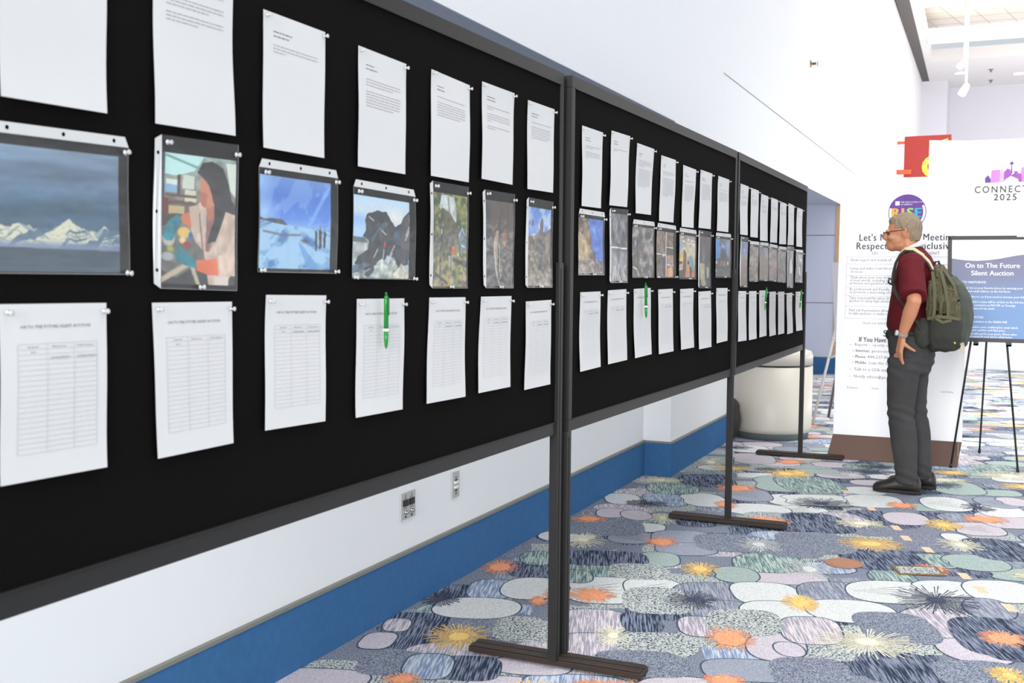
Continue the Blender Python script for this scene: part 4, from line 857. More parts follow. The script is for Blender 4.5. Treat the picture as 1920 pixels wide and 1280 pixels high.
# ------------------------------------------------------------------ wall plates
def plate(name, lab, y0, y1, z0, z1, kind):
    s0 = (y0-7.2)/math.cos(WA); s1 = (y1-7.2)/math.cos(WA); t_ = -.19
    t = thing(name, lab, 'wall plate', WT(t_, (s0+s1)/2, (z0+z1)/2))
    T = lambda x, y, z: WT(t_+z, s0+(s1-s0)*x, z0+(z1-z0)*y)
    MB().box((0, 0, 0), (1, 1, .006), T).build('plate', M_plate, t, bevel=.002)
    if kind == 'av':
        for u in (.29, .71): MB().box((u-.15, .50, .006), (u+.15, .74, .012), T).build('jack', M_blackpl, t)
        for u in (.30, .72):
            c = T(u, .28, .006); MB().lathe([(.011, 0), (.011, .006), (.007, .006), (.007, .012), (.003, .012)], c, 'x', 14).build('connector', M_chrome, t, True)
            c = T(u, .10, .006); MB().lathe([(.004, 0), (.004, .003)], c, 'x', 10).build('screw', M_blackpl, t)
        mb = MB()
        for u in (.29, .71): mb.box((u-.1, .78, .006), (u+.1, .795, .0065), T); mb.box((u-.12, .42, .006), (u+.12, .435, .0065), T); mb.add([T(u-.02, .82, .0065), T(u+.02, .82, .0065), T(u+.05, .93, .0065), T(u+.02, .93, .0065)], [(0, 1, 2, 3)])
        mb.build('printed_marks', M_blackpl, t)
    else:
        for v in (.38, .56): MB().box((.27, v, .006), (.73, v+.07, .012), T).build('jack', M_white, t)
        for v in (.14, .25, .66, .76): MB().box((.38, v, .006), (.62, v+.05, .009), T).build('blank_port', M_blackpl if v in (.25, .66) else M_grey, t)
M_plate = mat('brushed_steel_plate', srgb(186, 186, 184), .38, .06, 60, metal=.35)
M_blackpl = mat('black_plastic', srgb(22, 22, 24), .4); M_chrome = mat('chrome', srgb(205, 205, 205), .2, metal=.9)
plate('wall_plate', 'square steel wall plate with two black jacks and two round connectors under the nearest board', 3.803, 3.925, .365, .475, 'av')
plate('wall_plate', 'narrow steel wall plate with white jacks, right of the black jack plate', 4.262, 4.335, .372, .487, 'data')
# small fitting high on the wall
p = WT(0, 5.78, 3.79)
t = thing('wall_sprinkler', 'small brass sprinkler head high on the white wall', 'sprinkler', p)
MB().lathe([(.04, 0), (.04, .006), (.015, .008), (.015, .06)], p, 'x', 16).build('escutcheon', M_brass, t, True)
MB().lathe([(.03, .075), (.03, .08)], p, 'x', 12).build('deflector', M_brass, t)

# ------------------------------------------------------------------ rise sign
M_board = mat('white_sign_board', srgb(251, 250, 251), .55, .01, 10)
M_txt = mat('charcoal_text', srgb(64, 58, 66), .7); M_txt2 = mat('grey_text', srgb(140, 136, 142), .7); M_line = mat('pale_rule', srgb(214, 210, 216), .8)
M_purple = mat('purple_print', srgb(104, 62, 146), .6); M_brownb = mat('brown_board', srgb(98, 74, 62), .65, .06, 20)
M_cardedge = mat('board_edge', srgb(150, 130, 112), .8)
RX, RY, RL = -1.224, 8.545, .075     # left edge, foot line, lean
def RT(u, z, o=0): return Vector((RX+u, RY+RL*z/1.0*.55-o, z))
t = thing('conduct_sign', 'tall white sign board with a purple round logo and brown foot', 'sign', RT(.45, 0))
mb = MB(); mb.prism([(0, .165), (.905, .165), (.905, 2.1), (0, 2.1)], lambda u, v, d: RT(u, v, d), -.012, 0); mb.build('board', M_board, t)
mb = MB(); mb.m(0).prism([(-.035, FZ), (.88, FZ), (.905, .178), (.0, .178)], lambda u, v, d: RT(u, v, 0)+Vector((0, -.06*(1-v/.178)-.006-d, 0)), -.012, 0)
mb.m(1).prism([(0, FZ), (.13, FZ), (.02, .178)], lambda u, v, d: Vector((RX+.885+d, RY-.055+u*.8+.012, v)), -.006, .0)
mb.build('foot', [M_brownb, M_cardedge], t)
class Lines(MB):            # every line of lettering becomes a part of its own
    def __init__(s): MB.__init__(s); s.parts = []
    def build(s, name, mats, parent=None): return [p.build(name, mats, parent) for p in s.parts][0]
def stext(mb, T, body, u, z, size, bold=0, align='LEFT', off=.0012, sx=1, space=1, res=3, fit=None):
    vs, fs = text2d(body, size, 0, align, space, res)
    if fit: xs = [x for x, y in vs]; sx = fit/(max(xs)-min(xs))
    if isinstance(mb, Lines): q = MB(); mb.parts.append(q)
    else: q = mb
    for k in ((0,) if not bold else (-1, 0, 1)): q.add([T(u+x*sx+k*bold*size*.8, z+y, off+.00005*(k+1)) for x, y in vs], fs)
X = lambda x: x-RX
mb = Lines()
for b, u, z in (("Let's Make Our Meeting", .455, 1.636), ('Respectful and Inclusive', .455, 1.573)): stext(mb, RT, b, u+(.02 if b[0] == 'L' else .012), z, .072, .014, 'CENTER', space=1.1, fit=.66 if b[0] == 'L' else .68)
stext(mb, RT, 'Speak Up!', X(-.757), .926, .068, .02, 'CENTER', space=1.05, fit=.25); stext(mb, RT, 'If You Have Questions or Concerns', X(-.757), .882, .052, .022, 'CENTER', space=1.05, fit=.60)
mb.build('heading', M_txt, t)
mb = Lines()
stext(mb, RT, 'DO', X(-.962), 1.533, .028, .01, 'CENTER'); stext(mb, RT, "DON'T", X(-.555), 1.533, .028, .01, 'CENTER')
for a, z in (('Show respect and include all', 1.484), ('Listen and make room for a range', 1.421), ('of voices', 1.396), ('Think about your tone and impact', 1.354), ('of your words, including their', 1.332), ('pronouns and gendered language', 1.310), ('Be professional and friendly; help', 1.266), ('us promote a welcoming environment', 1.243), ('Take responsibility when drinking', 1.200), ('alcohol or using legal intoxicants', 1.178), ('Find out if presenters allow you', 1.108), ('to take pictures or make recordings', 1.084)):
    stext(mb, RT, a, X(-1.137), z, .028, .006, sx=.86, space=1.05, res=1)
stext(mb, RT, 'Check out GSA Events Code of Conduct', X(-1.04), 1.015, .0225, .002, space=1.05, res=1)
for a, x, z in (('–  Report – openly or anonymously', -1.122, .85), ('geosociety.ethicspoint.com', -.965, .805), ('844-237-8688', -.992, .76), ('Scan the QR code', -.984, .716), ('–  Talk to a GSA staff member or', -1.122, .665), ('–  Notify ethics@geosociety.org', -1.122, .612)):
    stext(mb, RT, a, X(x), z, .031, .003, space=1.04, res=1)
for a, x in (('En Español', -1.095), ('Mobile', -.93), ('Link Mobile', -.43)): stext(mb, RT, a, X(x), .53, .018, 0, 'CENTER', res=1)
mb.build('text_line', M_txt2, t)
mb = Lines()
for a, z, w_ in (('– Internet:', .805, .125), ('– Phone:', .76, .098), ('– Mobile:', .716, .105)): stext(mb, RT, a, X(-1.102), z, .031, .014, space=1.0, res=1, fit=w_)
mb.build('bold_text', M_txt, t)
mb = MB()
for z in (1.515, 1.46, 1.375, 1.29, 1.222, 1.145, 1.055): mb.prism([(X(-1.165), z), (X(-.36), z), (X(-.36), z+.003), (X(-1.165), z+.003)], RT, .0002, .001)
for x in (-1.165, -.76, -.36): mb.prism([(X(x), 1.055), (X(x)+.003, 1.055), (X(x)+.003, 1.53), (X(x), 1.53)], RT, .0002, .001)
mb.build('table_rules', M_line, t)
cx_, cz_, cr = X(-.745), 1.843, .132
mb = MB(); mb.prism([(cx_+cr*math.cos(a*math.pi/32), cz_+cr*math.sin(a*math.pi/32)) for a in range(64)], RT, .0002, .0012)
lg = mb.build('round_logo', M_purple, t)
for ch, x, col in (('R', -.082, (248, 176, 66)), ('I', -.031, (240, 160, 122)), ('S', .020, (160, 214, 74)), ('E', .074, (48, 176, 200))):
    mb = MB(); stext(mb, RT, ch, cx_+x, cz_-.036, .098, .07, 'CENTER', .0024); mb.build('letter', mat('logo_'+ch, srgb(*col), .6), lg)
mb = MB()
for a0, a1 in ((165, 215), (325, 385), (230, 310)):
    pts = [(cx_+cr*q*math.cos(math.radians(a)), cz_+cr*q*math.sin(math.radians(a))) for q, rng in ((.96, range(a0, a1+1, 5)), (.84, range(a1, a0-1, -5))) for a in rng]; mb.prism(pts, RT, .0013, .0018)
mb.prism([(cx_-.085, cz_+.052), (cx_-.055, cz_+.052), (cx_-.055, cz_+.082), (cx_-.085, cz_+.082)], RT, .0013, .0020)
stext(mb, RT, 'THE GEOLOGICAL SOCIETY', cx_-.048, cz_+.070, .0145, .006, off=.002, res=1); stext(mb, RT, 'OF AMERICA', cx_-.048, cz_+.053, .0145, .006, off=.002, res=1)
mb.build('logo_band', M_board, lg)

# ------------------------------------------------------------------ auction poster on its easel
M_blkframe = mat('black_poster_frame', srgb(62, 56, 54), .5, .08); M_blk = mat('black_easel_metal', srgb(26, 27, 28), .4)
PX0, PX1, PZ0, PZ1, PY = -.452, .135, .918, 1.662, 8.36
def PT(u, z, o=0): return Vector((u+.055*(1.66-z)/.744*.35, PY+(z-.918)*.16-o, z))
t = thing('auction_poster', 'black framed poster with white wave headed On to The Future Silent Auction on an easel', 'poster', PT(-.16, .918))
mb = MB(); f = .027
for a, b, c, d in ((PX0, PZ1-f, PX1, PZ1), (PX0, PZ0, PX1, PZ0+f), (PX0, PZ0, PX0+f, PZ1), (PX1-f, PZ0, PX1, PZ1)): mb.prism([(a, b), (c, b), (c, d), (a, d)], PT, -.018, .006)
mb.build('frame', M_blkframe, t, bevel=.002)
a0, a1, b0, b1 = PX0+f, PX1-f, PZ0+f, PZ1-f
mb = MB().prism([(a0, b0), (a1, b0), (a1, b1), (a0, b1)], PT, -.012, 0); mb.build('poster_paper', M_board, t)
M_grad = bpy.data.materials.new('poster_gradient'); M_grad.use_nodes = True; nt = M_grad.node_tree
tc = nt.nodes.new('ShaderNodeTexCoord'); sxyz = nt.nodes.new('ShaderNodeSeparateXYZ'); rp = nt.nodes.new('ShaderNodeValToRGB')
nt.links.new(tc.outputs['Generated'], sxyz.inputs[0]); nt.links.new(sxyz.outputs['Z'], rp.inputs[0]); nt.links.new(rp.outputs[0], nt.nodes['Principled BSDF'].inputs['Base Color'])
rp.color_ramp.elements[0].color = srgb(116, 150, 196); rp.color_ramp.elements[1].color = srgb(124, 124, 148); e = rp.color_ramp.elements.new(.45); e.color = srgb(120, 150, 194); e = rp.color_ramp.elements.new(.72); e.color = srgb(126, 130, 156)
nt.nodes['Principled BSDF'].inputs['Roughness'].default_value = .5
wave = [(a0+(a1-a0)*k/30, 1.502-.016*math.sin(math.pi*min(1, k/18)) + (.03*math.sin(math.pi*(k-18)/24) if k > 18 else 0)) for k in range(31)]
mb = MB().prism([(a0, b0), (a1, b0)]+wave[::-1], PT, .0003, .001); mb.build('wave_field', M_grad, t)
mb = Lines(); pcx = -.16
stext(mb, PT, 'On to The Future', pcx, 1.436, .0485, .024, 'CENTER', .002); stext(mb, PT, 'Silent Auction', pcx, 1.383, .0485, .024, 'CENTER', .002)
for a, z, bo in (('HOW TO PARTICIPATE:', 1.327, .024), ('Write your bid on your favorite photo by entering your', 1.287, .008), ('bid, name, and email address on the bid sheet.', 1.264, .008), ('Check back often to see if you need to increase your bid.', 1.226, .008), ("The winning bidder's name will be circled on the bid sheet", 1.190, .008), ("at the auction's conclusion at NOON on Tuesday", 1.167, .012), ('October and contacted via email.', 1.144, .008), ('PICKING UP PHOTOS:', 1.082, .024), ('Visit the GSA Bookstore in the Exhibit Hall.', 1.052, .008), ('Show a staff member your confirmation email which', 1.014, .008), ('includes the photo number and final price.', .993, .008)):
    stext(mb, PT, a, a0+.022, z, .0225, bo*.8+.006, 'LEFT', .002, sx=.86, res=1)
stext(mb, PT, 'At that time you will pay for your photo. Photo tubes', a0+.022, .968, .0215, .012, 'LEFT', .002, sx=.86, res=1); stext(mb, PT, 'are available to transport your photo safely home.', a0+.022, .948, .0215, .012, 'LEFT', .002, sx=.86, res=1)
mb.build('white_text_line', M_board, t)
mb = Lines(); stext(mb, PT, 'CONNECTS', pcx, 1.566, .026, 0, 'CENTER', .0016, space=1.2, res=1); stext(mb, PT, '2025', pcx, 1.54, .018, 0, 'CENTER', .0016, space=1.2, res=1); mb.build('faint_logo_text', M_line, t)
e = thing('display_easel', 'black tripod easel holding the silent auction poster', 'easel', (-.165, 8.55, 0))
def leg(a, b, nm='leg'): 
    o = MB().tube([a, b], [.008, .007], 10).build(nm, M_blk, e, True); MB().tube([b, Vector(b)+Vector((0, 0, -.0))-(Vector(b)-Vector(a)).normalized()*.03], [.011, .010], 10).build('rubber_tip', M_blackpl, o, True)
apex = Vector((-.16, 8.555, 1.74))
leg(Vector((-.20, 8.53, 1.60)), (-.381, 8.37, FZ+.012)); leg(Vector((-.12, 8.53, 1.60)), (.055, 8.382, FZ+.012)); leg(Vector((-.16, 8.57, 1.58)), (-.216, 9.204, FZ+.012))
MB().box((-.215, 8.522, 1.55), (-.105, 8.575, 1.61)).build('head_bracket', M_blk, e, bevel=.004)
mb = MB()
for x in (-.262, -.05):
    p = PT(x, .918); mb.box((x-.016+.02, p.y-.02, .893), (x+.016+.02, p.y+.14, .905)); mb.box((x+.004, p.y-.02, .893), (x+.036, p.y-.014, .93))
    mb.tube([(x+.02, p.y+.13, .9), (x+.02, 8.50, 1.0)], .006, 8)
mb.build('shelf_bracket', M_blk, e)
mb = MB(); mb.box((-.295, 8.50, .985), (-.02, 8.512, 1.0)); mb.build('cross_bar', M_blk, e)
p = PT(.065, 1.662); MB().box((-.005, p.y-.012, 1.652), (.13, p.y+.03, 1.676)).build('top_clip', M_white, e)

# ------------------------------------------------------------------ white easel at the back left
e = thing('tripod_easel', 'white metal tripod easel behind the purple logo sign', 'easel', (-1.5, 10.5, 0))
M_wm = mat('white_easel_metal', srgb(222, 222, 220), .35, .03); M_gp = mat('grey_panel', srgb(176, 174, 182), .7, .02)
top = Vector((-1.30, 10.62, 1.75))
for a, b, m_ in ((top+Vector((-.03, -.02, 0)), Vector((-1.668, 10.35, FZ+.005)), M_wm), (top+Vector((.03, -.02, 0)), Vector((-.93, 10.35, FZ+.005)), M_wm), (top, Vector((-1.62, 10.98, FZ+.005)), M_grey)):
    MB().tube([a, b], .013, 10).build('leg', m_, e, True)
MB().tube([(-1.545, 10.43, .62), (-1.05, 10.43, .80)], .011, 8).build('brace', M_wm, e, True)
MB().box((-1.52, 10.40, .80), (-1.05, 10.425, .815)).build('ledge', M_wm, e)
mb = MB().prism([(-1.485, .775), (-1.0, .775), (-1.03, 1.50), (-1.555, 1.50)], lambda u, v, d: Vector((u, 10.36+(v-.775)*.2-d, v)), -.012, 0)
tag(mb.build('sign_panel', M_gp), 'plain grey panel leaning on the white tripod easel', 'panel')

# ------------------------------------------------------------------ event backdrop, red blade sign
t = thing('event_backdrop', 'large white folding backdrop with a purple skyline logo and CONNECTS 2025', 'backdrop', (.2, 18, 0))
M_bd = mat('backdrop_white', srgb(240, 239, 240), .7, .01)
MB().box((-.715, 18, .0+FZ), (1.9, 18.06, 3.43)).build('wide_panel', M_bd, t)
mb = MB().prism([(-1.255, FZ), (-.727, FZ), (-.727, 3.425), (-1.255, 3.44)], lambda u, v, d: Vector((u, 17.97+(u+.72)*.25-d, v)), -.05, 0); wp = mb.build('side_panel', M_bd, t)
MB().box((-.727, 17.99, FZ), (-.713, 18.05, 3.42)).build('hinge_strip', mat('cream_hinge', srgb(232, 232, 206), .6), t)
BTt = lambda u, v, d=0: Vector((u, 17.998-d, v))
mb = MB(); vs, fs = text2d('CONNECTS', .142, .006, 'LEFT', 1.33, 3); k_ = .80/max(x for x, y in vs); mb.add([BTt(-.612+x*k_, 2.645+y, .002) for x, y in vs], fs)
vs, fs = text2d('2025', .135, .008, 'LEFT', 1.25, 3); mb.add([BTt(-.345+x, 2.53+y, .002) for x, y in vs], fs); mb.build('lettering', mat('dark_lettering', srgb(70, 72, 70), .7), t)
V1, V2, V3, V4 = mat('skyline_purple', srgb(112, 72, 156), .6), mat('skyline_lilac', srgb(206, 140, 212), .6), mat('skyline_pale', srgb(234, 186, 236), .6), mat('skyline_violet', srgb(164, 92, 182), .6)
mb = MB(); o0 = .002
def sky(i, pts): mb.m(i).prism([(-.468+a, 2.795+b) for a, b in pts], BTt, .0005, o0+.0005*i)
sky(0, [(0, 0), (.075, 0), (.075, .05), (.04, .11), (0, .07)]); sky(1, [(.075, 0), (.2, 0), (.2, .185), (.085, .18)]); sky(2, [(.2, 0), (.255, 0), (.255, .17), (.225, .21), (.2, .19)])
sky(3, [(.255, 0), (.27, .04), (.33, .08), (.36, .1), (.36, .13), (.33, .19), (.3, .2), (.255, .15)]); sky(3, [(.36, .1), (.4, .075), (.45, .045), (.46, 0), (.50, 0), (.49, .12), (.44, .13), (.44, .16), (.395, .16), (.395, .13), (.36, .09)])
sky(0, [(.345, .13), (.352, .25), (.325, .275), (.355, .305), (.385, .275), (.36, .25), (.365, .13)]); sky(1, [(.47, 0), (.555, 0), (.555, .19), (.53, .215), (.505, .215), (.485, .19), (.485, .0)]); sky(0, [(.555, 0), (.7, 0), (.7, .06), (.6, .05), (.555, .035)])
mb.build('skyline_logo', [V1, V2, V3, V4], t)
mb = MB(); ST = lambda u, v, d=0: Vector((u, 17.97+(u+.72)*.25-d, v))
for a, z in (('THANK YOU', 2.955), ('SPONSORS', 2.88)):
    vs, fs = text2d(a, .06, 0, 'CENTER', 1.2, 1); mb.add([ST(-.967+x, z+y, .002) for x, y in vs], fs)
mb.build('faint_text', mat('pale_green_text', srgb(206, 210, 200), .8), t)
t = thing('blade_sign', 'red square sign with yellow lettering projecting from the wall on orange arms', 'sign', (-1.8, 25.5, 3.96))
M_red = mat('red_sign', srgb(160, 44, 38), .5, .04, 4); M_org = mat('orange_arm', srgb(228, 88, 52), .5); M_yel = mat('yellow_lettering', srgb(250, 214, 76), .5)
RTt = lambda u, v, d=0: Vector((u, 25.5-d, v))
MB().prism([(-2.303, 3.49), (-1.356, 3.50), (-1.356, 4.44), (-2.303, 4.435)], RTt, -.08, 0).build('panel', M_red, t)
for z, w_ in ((4.302, .03), (3.668, .05)): MB().box((WT(0, 18.3, 0).x-.0, 25.46, z-w_), (-2.303+(.16 if z < 4 else .0), 25.53, z+w_)).build('arm', M_org, t)
mb = MB(); vs, fs = text2d('G', .62, .04, 'LEFT', 1, 4); mb.add([RTt(-1.94+x, 3.56+y, .004) for x, y in vs], fs); mb.prism([(-1.53, 4.16), (-1.42, 4.16), (-1.42, 4.36), (-1.53, 4.33)], RTt, .0, .004); mb.build('lettering', M_yel, t)

# ------------------------------------------------------------------ bins by the alcove
M_cream = mat('cream_bin_shell', srgb(206, 200, 188), .38, .02, 6); M_rub = mat('grey_rubber', srgb(112, 122, 122), .6)
bx, by, br = -1.862, 9.45, .328
t = thing('waste_bin', 'large round cream waste bin standing behind the farthest black board', 'bin', (bx, by, FZ))
MB().lathe([(br-.03, FZ+.002), (br-.022, FZ+.05), (br-.01, .06)], (bx, by, 0), seg=48).build('base_ring', M_rub, t, True)
MB().lathe([(br-.005, .06), (br, .10), (br, .612)], (bx, by, 0), seg=48).build('shell', M_cream, t, True)
MB().lathe([(br-.012, .612), (br-.012, .628)], (bx, by, 0), seg=48).build('joint_band', M_blackpl, t)
MB().lathe([(br, .628), (br, .70), (br-.012, .735), (br-.05, .748), (.16, .752)], (bx, by, 0), seg=48).build('lid', M_cream, t, True)
bag = MB(); bag.ell((-2.145, 9.07, .17), (.10, .10, .18)); bag.ell((-2.14, 9.07, .27), (.085, .09, .09))
tag(remesh(bag, 'dark_bag', mat('dark_brown_cloth', srgb(48, 42, 40), .8, .2, 30, bump=.4, bscale=40), .012, 4), 'dark rounded bag mostly hidden behind the board leg beside the waste bin', 'bag')
# ------------------------------------------------------------------ person
M_skin = mat('skin', srgb(196, 134, 98), .5, .05, 25, bump=.05, bscale=120)
M_hair = mat('short_grey_hair', srgb(138, 122, 100), .7, .25, 60, bump=.6, bscale=140, stretch=(1, 1, .35))
M_shirt = mat('maroon_polo_fabric', srgb(90, 18, 26), .8, .06, 30, bump=.15, bscale=600, spec=.2)
M_jean = mat('charcoal_denim', srgb(66, 64, 64), .85, .3, 7, bump=.3, bscale=500, spec=.2)
M_shoe = mat('dark_brown_leather', srgb(31, 26, 22), .42, .15, 30, bump=.15, bscale=120)
M_sole = mat('black_rubber_sole', srgb(24, 22, 21), .7)
M_collar = mat('white_collar', srgb(236, 232, 228), .8, .02)
M_eye = mat('eye', srgb(70, 60, 52), .2); M_lens = mat('spectacle_rim', srgb(40, 36, 34), .3)
M_watch = mat('grey_watch_strap', srgb(150, 140, 124), .5)
YC = 7.42
person = thing('person', 'man in maroon polo shirt and charcoal jeans studying the farthest board', 'person', (-.58, 7.42, FZ))
def P3(x, y, z): return Vector((x, y, z))
# ---- head, arms, hands, trunk and legs as one body
b = MB(); hr = Matrix.Rotation(math.radians(-6), 3, 'Y')
HX, HZ = -.661, 1.660
b.ell((HX+.004, YC, HZ+.006), (.098, .076, .098)); b.ell((HX-.03, YC, HZ-.045), (.066, .066, .085))        # skull, cheek block
b.ell((HX-.062, YC, HZ-.096), (.040, .046, .036)); b.ell((HX-.02, YC, HZ-.09), (.055, .056, .04))            # chin, jaw
b.ell((HX-.092, YC, HZ-.004), (.016, .05, .014))                                                              # brow
b.cap((HX-.096, YC, HZ-.008), (HX-.116, YC, HZ-.046), .009, .013, 10); b.ell((HX-.104, YC, HZ-.05), (.013, .018, .009))   # nose
b.ell((HX-.097, YC, HZ-.072), (.010, .024, .006)); b.ell((HX-.094, YC, HZ-.083), (.011, .021, .006))          # lips
for sgn in (-1, 1):
    for q in range(9):                                                                                        # ear rim
        a0 = math.radians(-70+q*32); a1 = math.radians(-70+(q+1)*32)
        ep = lambda a: P3(HX+.012+.014*math.sin(a)*.9+.004*math.cos(a), YC+sgn*(.080+.006*math.sin(a)), HZ-.018+.030*math.cos(a))
        if q < 8: b.cap(ep(a0), ep(a1), .0052, .0052, 8)
    b.ell((HX+.010, YC+sgn*.077, HZ-.018), (.011, .006, .026))
    b.ell((HX-.062, YC+sgn*.048, HZ-.045), (.03, .02, .02))                                                   # cheekbone
b.cap((HX+.022, YC, HZ-.05), (-.592, YC, 1.44), .056, .064, 18)                                               # neck
b.loft([(-.60, YC, .92, .10, .145), (-.615, YC, 1.02, .112, .155), (-.61, YC, 1.165, .112, .155), (-.59, YC, 1.30, .108, .165), (-.575, YC, 1.40, .105, .18), (-.575, YC, 1.45, .09, .17), (-.58, YC, 1.49, .07, .12), (-.585, YC, 1.52, .055, .07)])
SH = P3(-.598, 7.235, 1.435); EL = P3(-.555, 7.055, 1.222); WR = P3(-.624, 7.13, 1.012)
b.cap(SH, EL, .056, .043); b.cap(EL, EL.lerp(WR, .35), .042, .044); b.cap(EL.lerp(WR, .35), WR, .044, .027)
SH2 = P3(-.598, 7.605, 1.435); EL2 = P3(-.57, 7.69, 1.19); WR2 = P3(-.59, 7.67, .97)
b.cap(SH2, EL2, .056, .042); b.cap(EL2, EL2.lerp(WR2, .35), .041, .043); b.cap(EL2.lerp(WR2, .35), WR2, .043, .027)
def hand(wr, kn, side, near):
    """wr wrist, kn knuckle centre; fingers curl towards +x"""
    d = (kn-wr).normalized(); sd = Vector((.5, side*.85, .05)); sd = (sd-d*sd.dot(d)).normalized(); pn = d.cross(sd)
    if pn.x < 0: pn = -pn
    for q in (-1.2, -.4, .4, 1.2): b.cap(wr+sd*(q*.014)+d*.005, kn+sd*(q*.019), .0165, .0128, 10)
    ln = [.076, .085, .080, .062]
    for q in range(4):
        k0 = kn+sd*((1.5-q)*.0200); bend = .40+.06*q; p0 = k0; dd = d.copy(); L = ln[q]
        for seg, fr in enumerate((.46, .30, .24)):
            ang = bend*(1.05 if seg == 0 else .8); dd = (dd*math.cos(ang*.62)+pn*math.sin(ang*.62)).normalized(); p1 = p0+dd*(L*fr)
            b.cap(p0, p1, .0106-.0008*seg, .0100-.0010*seg, 8); p0 = p1
    t0 = wr+d*.022+sd*(.018); t1 = t0+(d*.5+sd*.55+pn*.75).normalized()*.036; t2 = t1+(d*.45+sd*.1+pn*.95).normalized()*.034; t3 = t2+(d*.35+pn*1.0).normalized()*.025
    b.cap(t0, t1, .0145, .0115, 8); b.cap(t1, t2, .0112, .0098, 8); b.cap(t2, t3, .0098, .0082, 8)
hand(WR+P3(-.001, .004, -.022), P3(-.640, 7.142, .910), -1, True)
hand(WR2+P3(-.004, 0, -.022), P3(-.588, 7.668, .875), 1, False)
# legs (under the jeans)
NY, FY = 7.305, 7.535
for (y, pts) in ((NY, [(-.615, .86, .070), (-.625, .745, .070), (-.632, .52, .055), (-.62, .40, .056), (-.60, .22, .042), (-.592, .09, .036)]), (FY, [(-.57, .86, .070), (-.575, .745, .068), (-.575, .52, .055), (-.56, .40, .055), (-.535, .22, .042), (-.525, .09, .036)])):
    b.tube([(x, y, z) for x, z, r in pts], [r for x, z, r in pts], 16); b.ell((pts[0][0], y, pts[0][1]), (.075, .062, .08))
    b.cap((pts[-1][0], y, .07), (pts[-1][0]-.13, y+(.0 if y < 7.4 else .03), .048), .030, .022)
b.ell((-.59, YC, .90), (.10, .145, .09))
body = remesh(b, 'body', M_skin, .0052, 5, person)
# ---- eyes, spectacles, hair
for sgn in (-1, 1): MB().ell((HX-.083, YC+sgn*.032, HZ-.018), (.012, .012, .011), 12).build('eye', M_eye, person, True)
g = MB()
for sgn in (-1, 1):
    c = P3(HX-.118, YC+sgn*.033, HZ-.026)
    g.tube([c+P3(.004*math.cos(a*math.pi/10), .024*math.sin(a*math.pi/10), .019*math.cos(a*math.pi/10)) for a in range(21)], .0015, 6)
    g.tube([c+P3(.004, sgn*.023, .012), P3(HX-.06, YC+sgn*.072, HZ-.006), P3(HX+.015, YC+sgn*.083, HZ+.002), P3(HX+.03, YC+sgn*.082, HZ-.016)], .0021, 6)
g.tube([P3(HX-.118, YC-.010, HZ-.020), P3(HX-.121, YC, HZ-.016), P3(HX-.118, YC+.010, HZ-.020)], .0016, 6)
gl_ = g.build('glasses', M_lens, person, True)
h = MB(); h.ell((HX+.012, YC, HZ+.018), (.1035, .0825, .0985)); h.ell((HX+.045, YC, HZ-.02), (.066, .070, .075)); h.ell((HX-.040, YC, HZ+.060), (.050, .058, .036))
for sgn in (-1, 1): h.ell((HX-.028, YC+sgn*.052, HZ+.022), (.034, .028, .036)); h.ell((HX+.004, YC+sgn*.062, HZ+.03), (.04, .022, .04))
def hair_disp(co, n):
    q = Vector((co.x*70, co.y*70, co.z*26)); return n*(.0042*mnoise.noise(q)+.002*mnoise.noise(q*2.6))
hair = remesh(h, 'hair', M_hair, .0055, 3, person, hair_disp)
# cut the hair back from the face and neck
me = hair.data; bm = bmesh.new(); bm.from_mesh(me); kill = []
for v in bm.verts:
    x, z = v.co.x-HX, v.co.z-HZ; y = abs(v.co.y-YC)
    face = x < -.048 and z < .042+.35*(x+.048)*-0.0 - (0.0 if x < -.075 else .0)
    side = z < -.005-.55*(x-.02) and x < .045 and x > -.05 and y > .03
    low = z < -.068
    if (face and z < .045) or (side and z < .012) or low: kill.append(v)
bmesh.ops.delete(bm, geom=kill, context='VERTS'); bm.to_mesh(me); bm.free()
# ---- clothes
def fold(sc, amp, zf=.5):
    def f(co, n):
        q = Vector((co.x*sc, co.y*sc, co.z*sc*zf)); return n*(amp*mnoise.noise(q)+amp*.5*mnoise.noise(q*2.1+Vector((3, 1, 2))))
    return f
s = MB()
s.loft([(-.612, YC, 1.018, .118, .170), (-.617, YC, 1.06, .129, .176), (-.61, YC, 1.165, .128, .176), (-.592, YC, 1.28, .126, .182), (-.582, YC, 1.388, .124, .196), (-.578, YC, 1.45, .110, .198), (-.583, YC, 1.50, .092, .165), (-.592, YC, 1.535, .066, .105), (-.597, YC, 1.555, .056, .070)], 32)
for sh, el in ((SH, EL), (SH2, EL2)):
    o_ = (el-sh); e = sh+o_*.86; s.tube([sh+P3(0, 0, .012), sh+o_*.4, e, e+o_*.06], [.074, .078, .080, .081], 18); s.ell(sh+P3(.004, (.02 if sh.y < YC else -.02), .012), (.082, .075, .072))
shirt = remesh(s, 'shirt', M_shirt, .0075, 7, person, fold(11, .0055, .8))
MB().tube([P3(-.607+.060*math.cos(a*math.pi/12), YC+.066*math.sin(a*math.pi/12), 1.556-.030*math.cos(a*math.pi/12)*-.9-.004) for a in range(-8, 9)], [.012+.016*(1-abs(a)/8) for a in range(-8, 9)], 10, flat=.7).build('collar', M_collar, person, True)
j = MB()
def ring(z, xf, xb, y, ry): return ((xf+xb)/2, y, z, (xb-xf)/2, ry)
j.loft([ring(.985, -.738, -.485, YC, .172), ring(.93, -.732, -.462, YC, .180), ring(.875, -.724, -.448, YC, .184), ring(.81, -.722, -.455, YC, .176), ring(.76, -.715, -.48, YC, .16)], 32)
j.loft([ring(1.05, -.73, -.495, YC, .165), ring(.985, -.738, -.485, YC, .172)], 32)
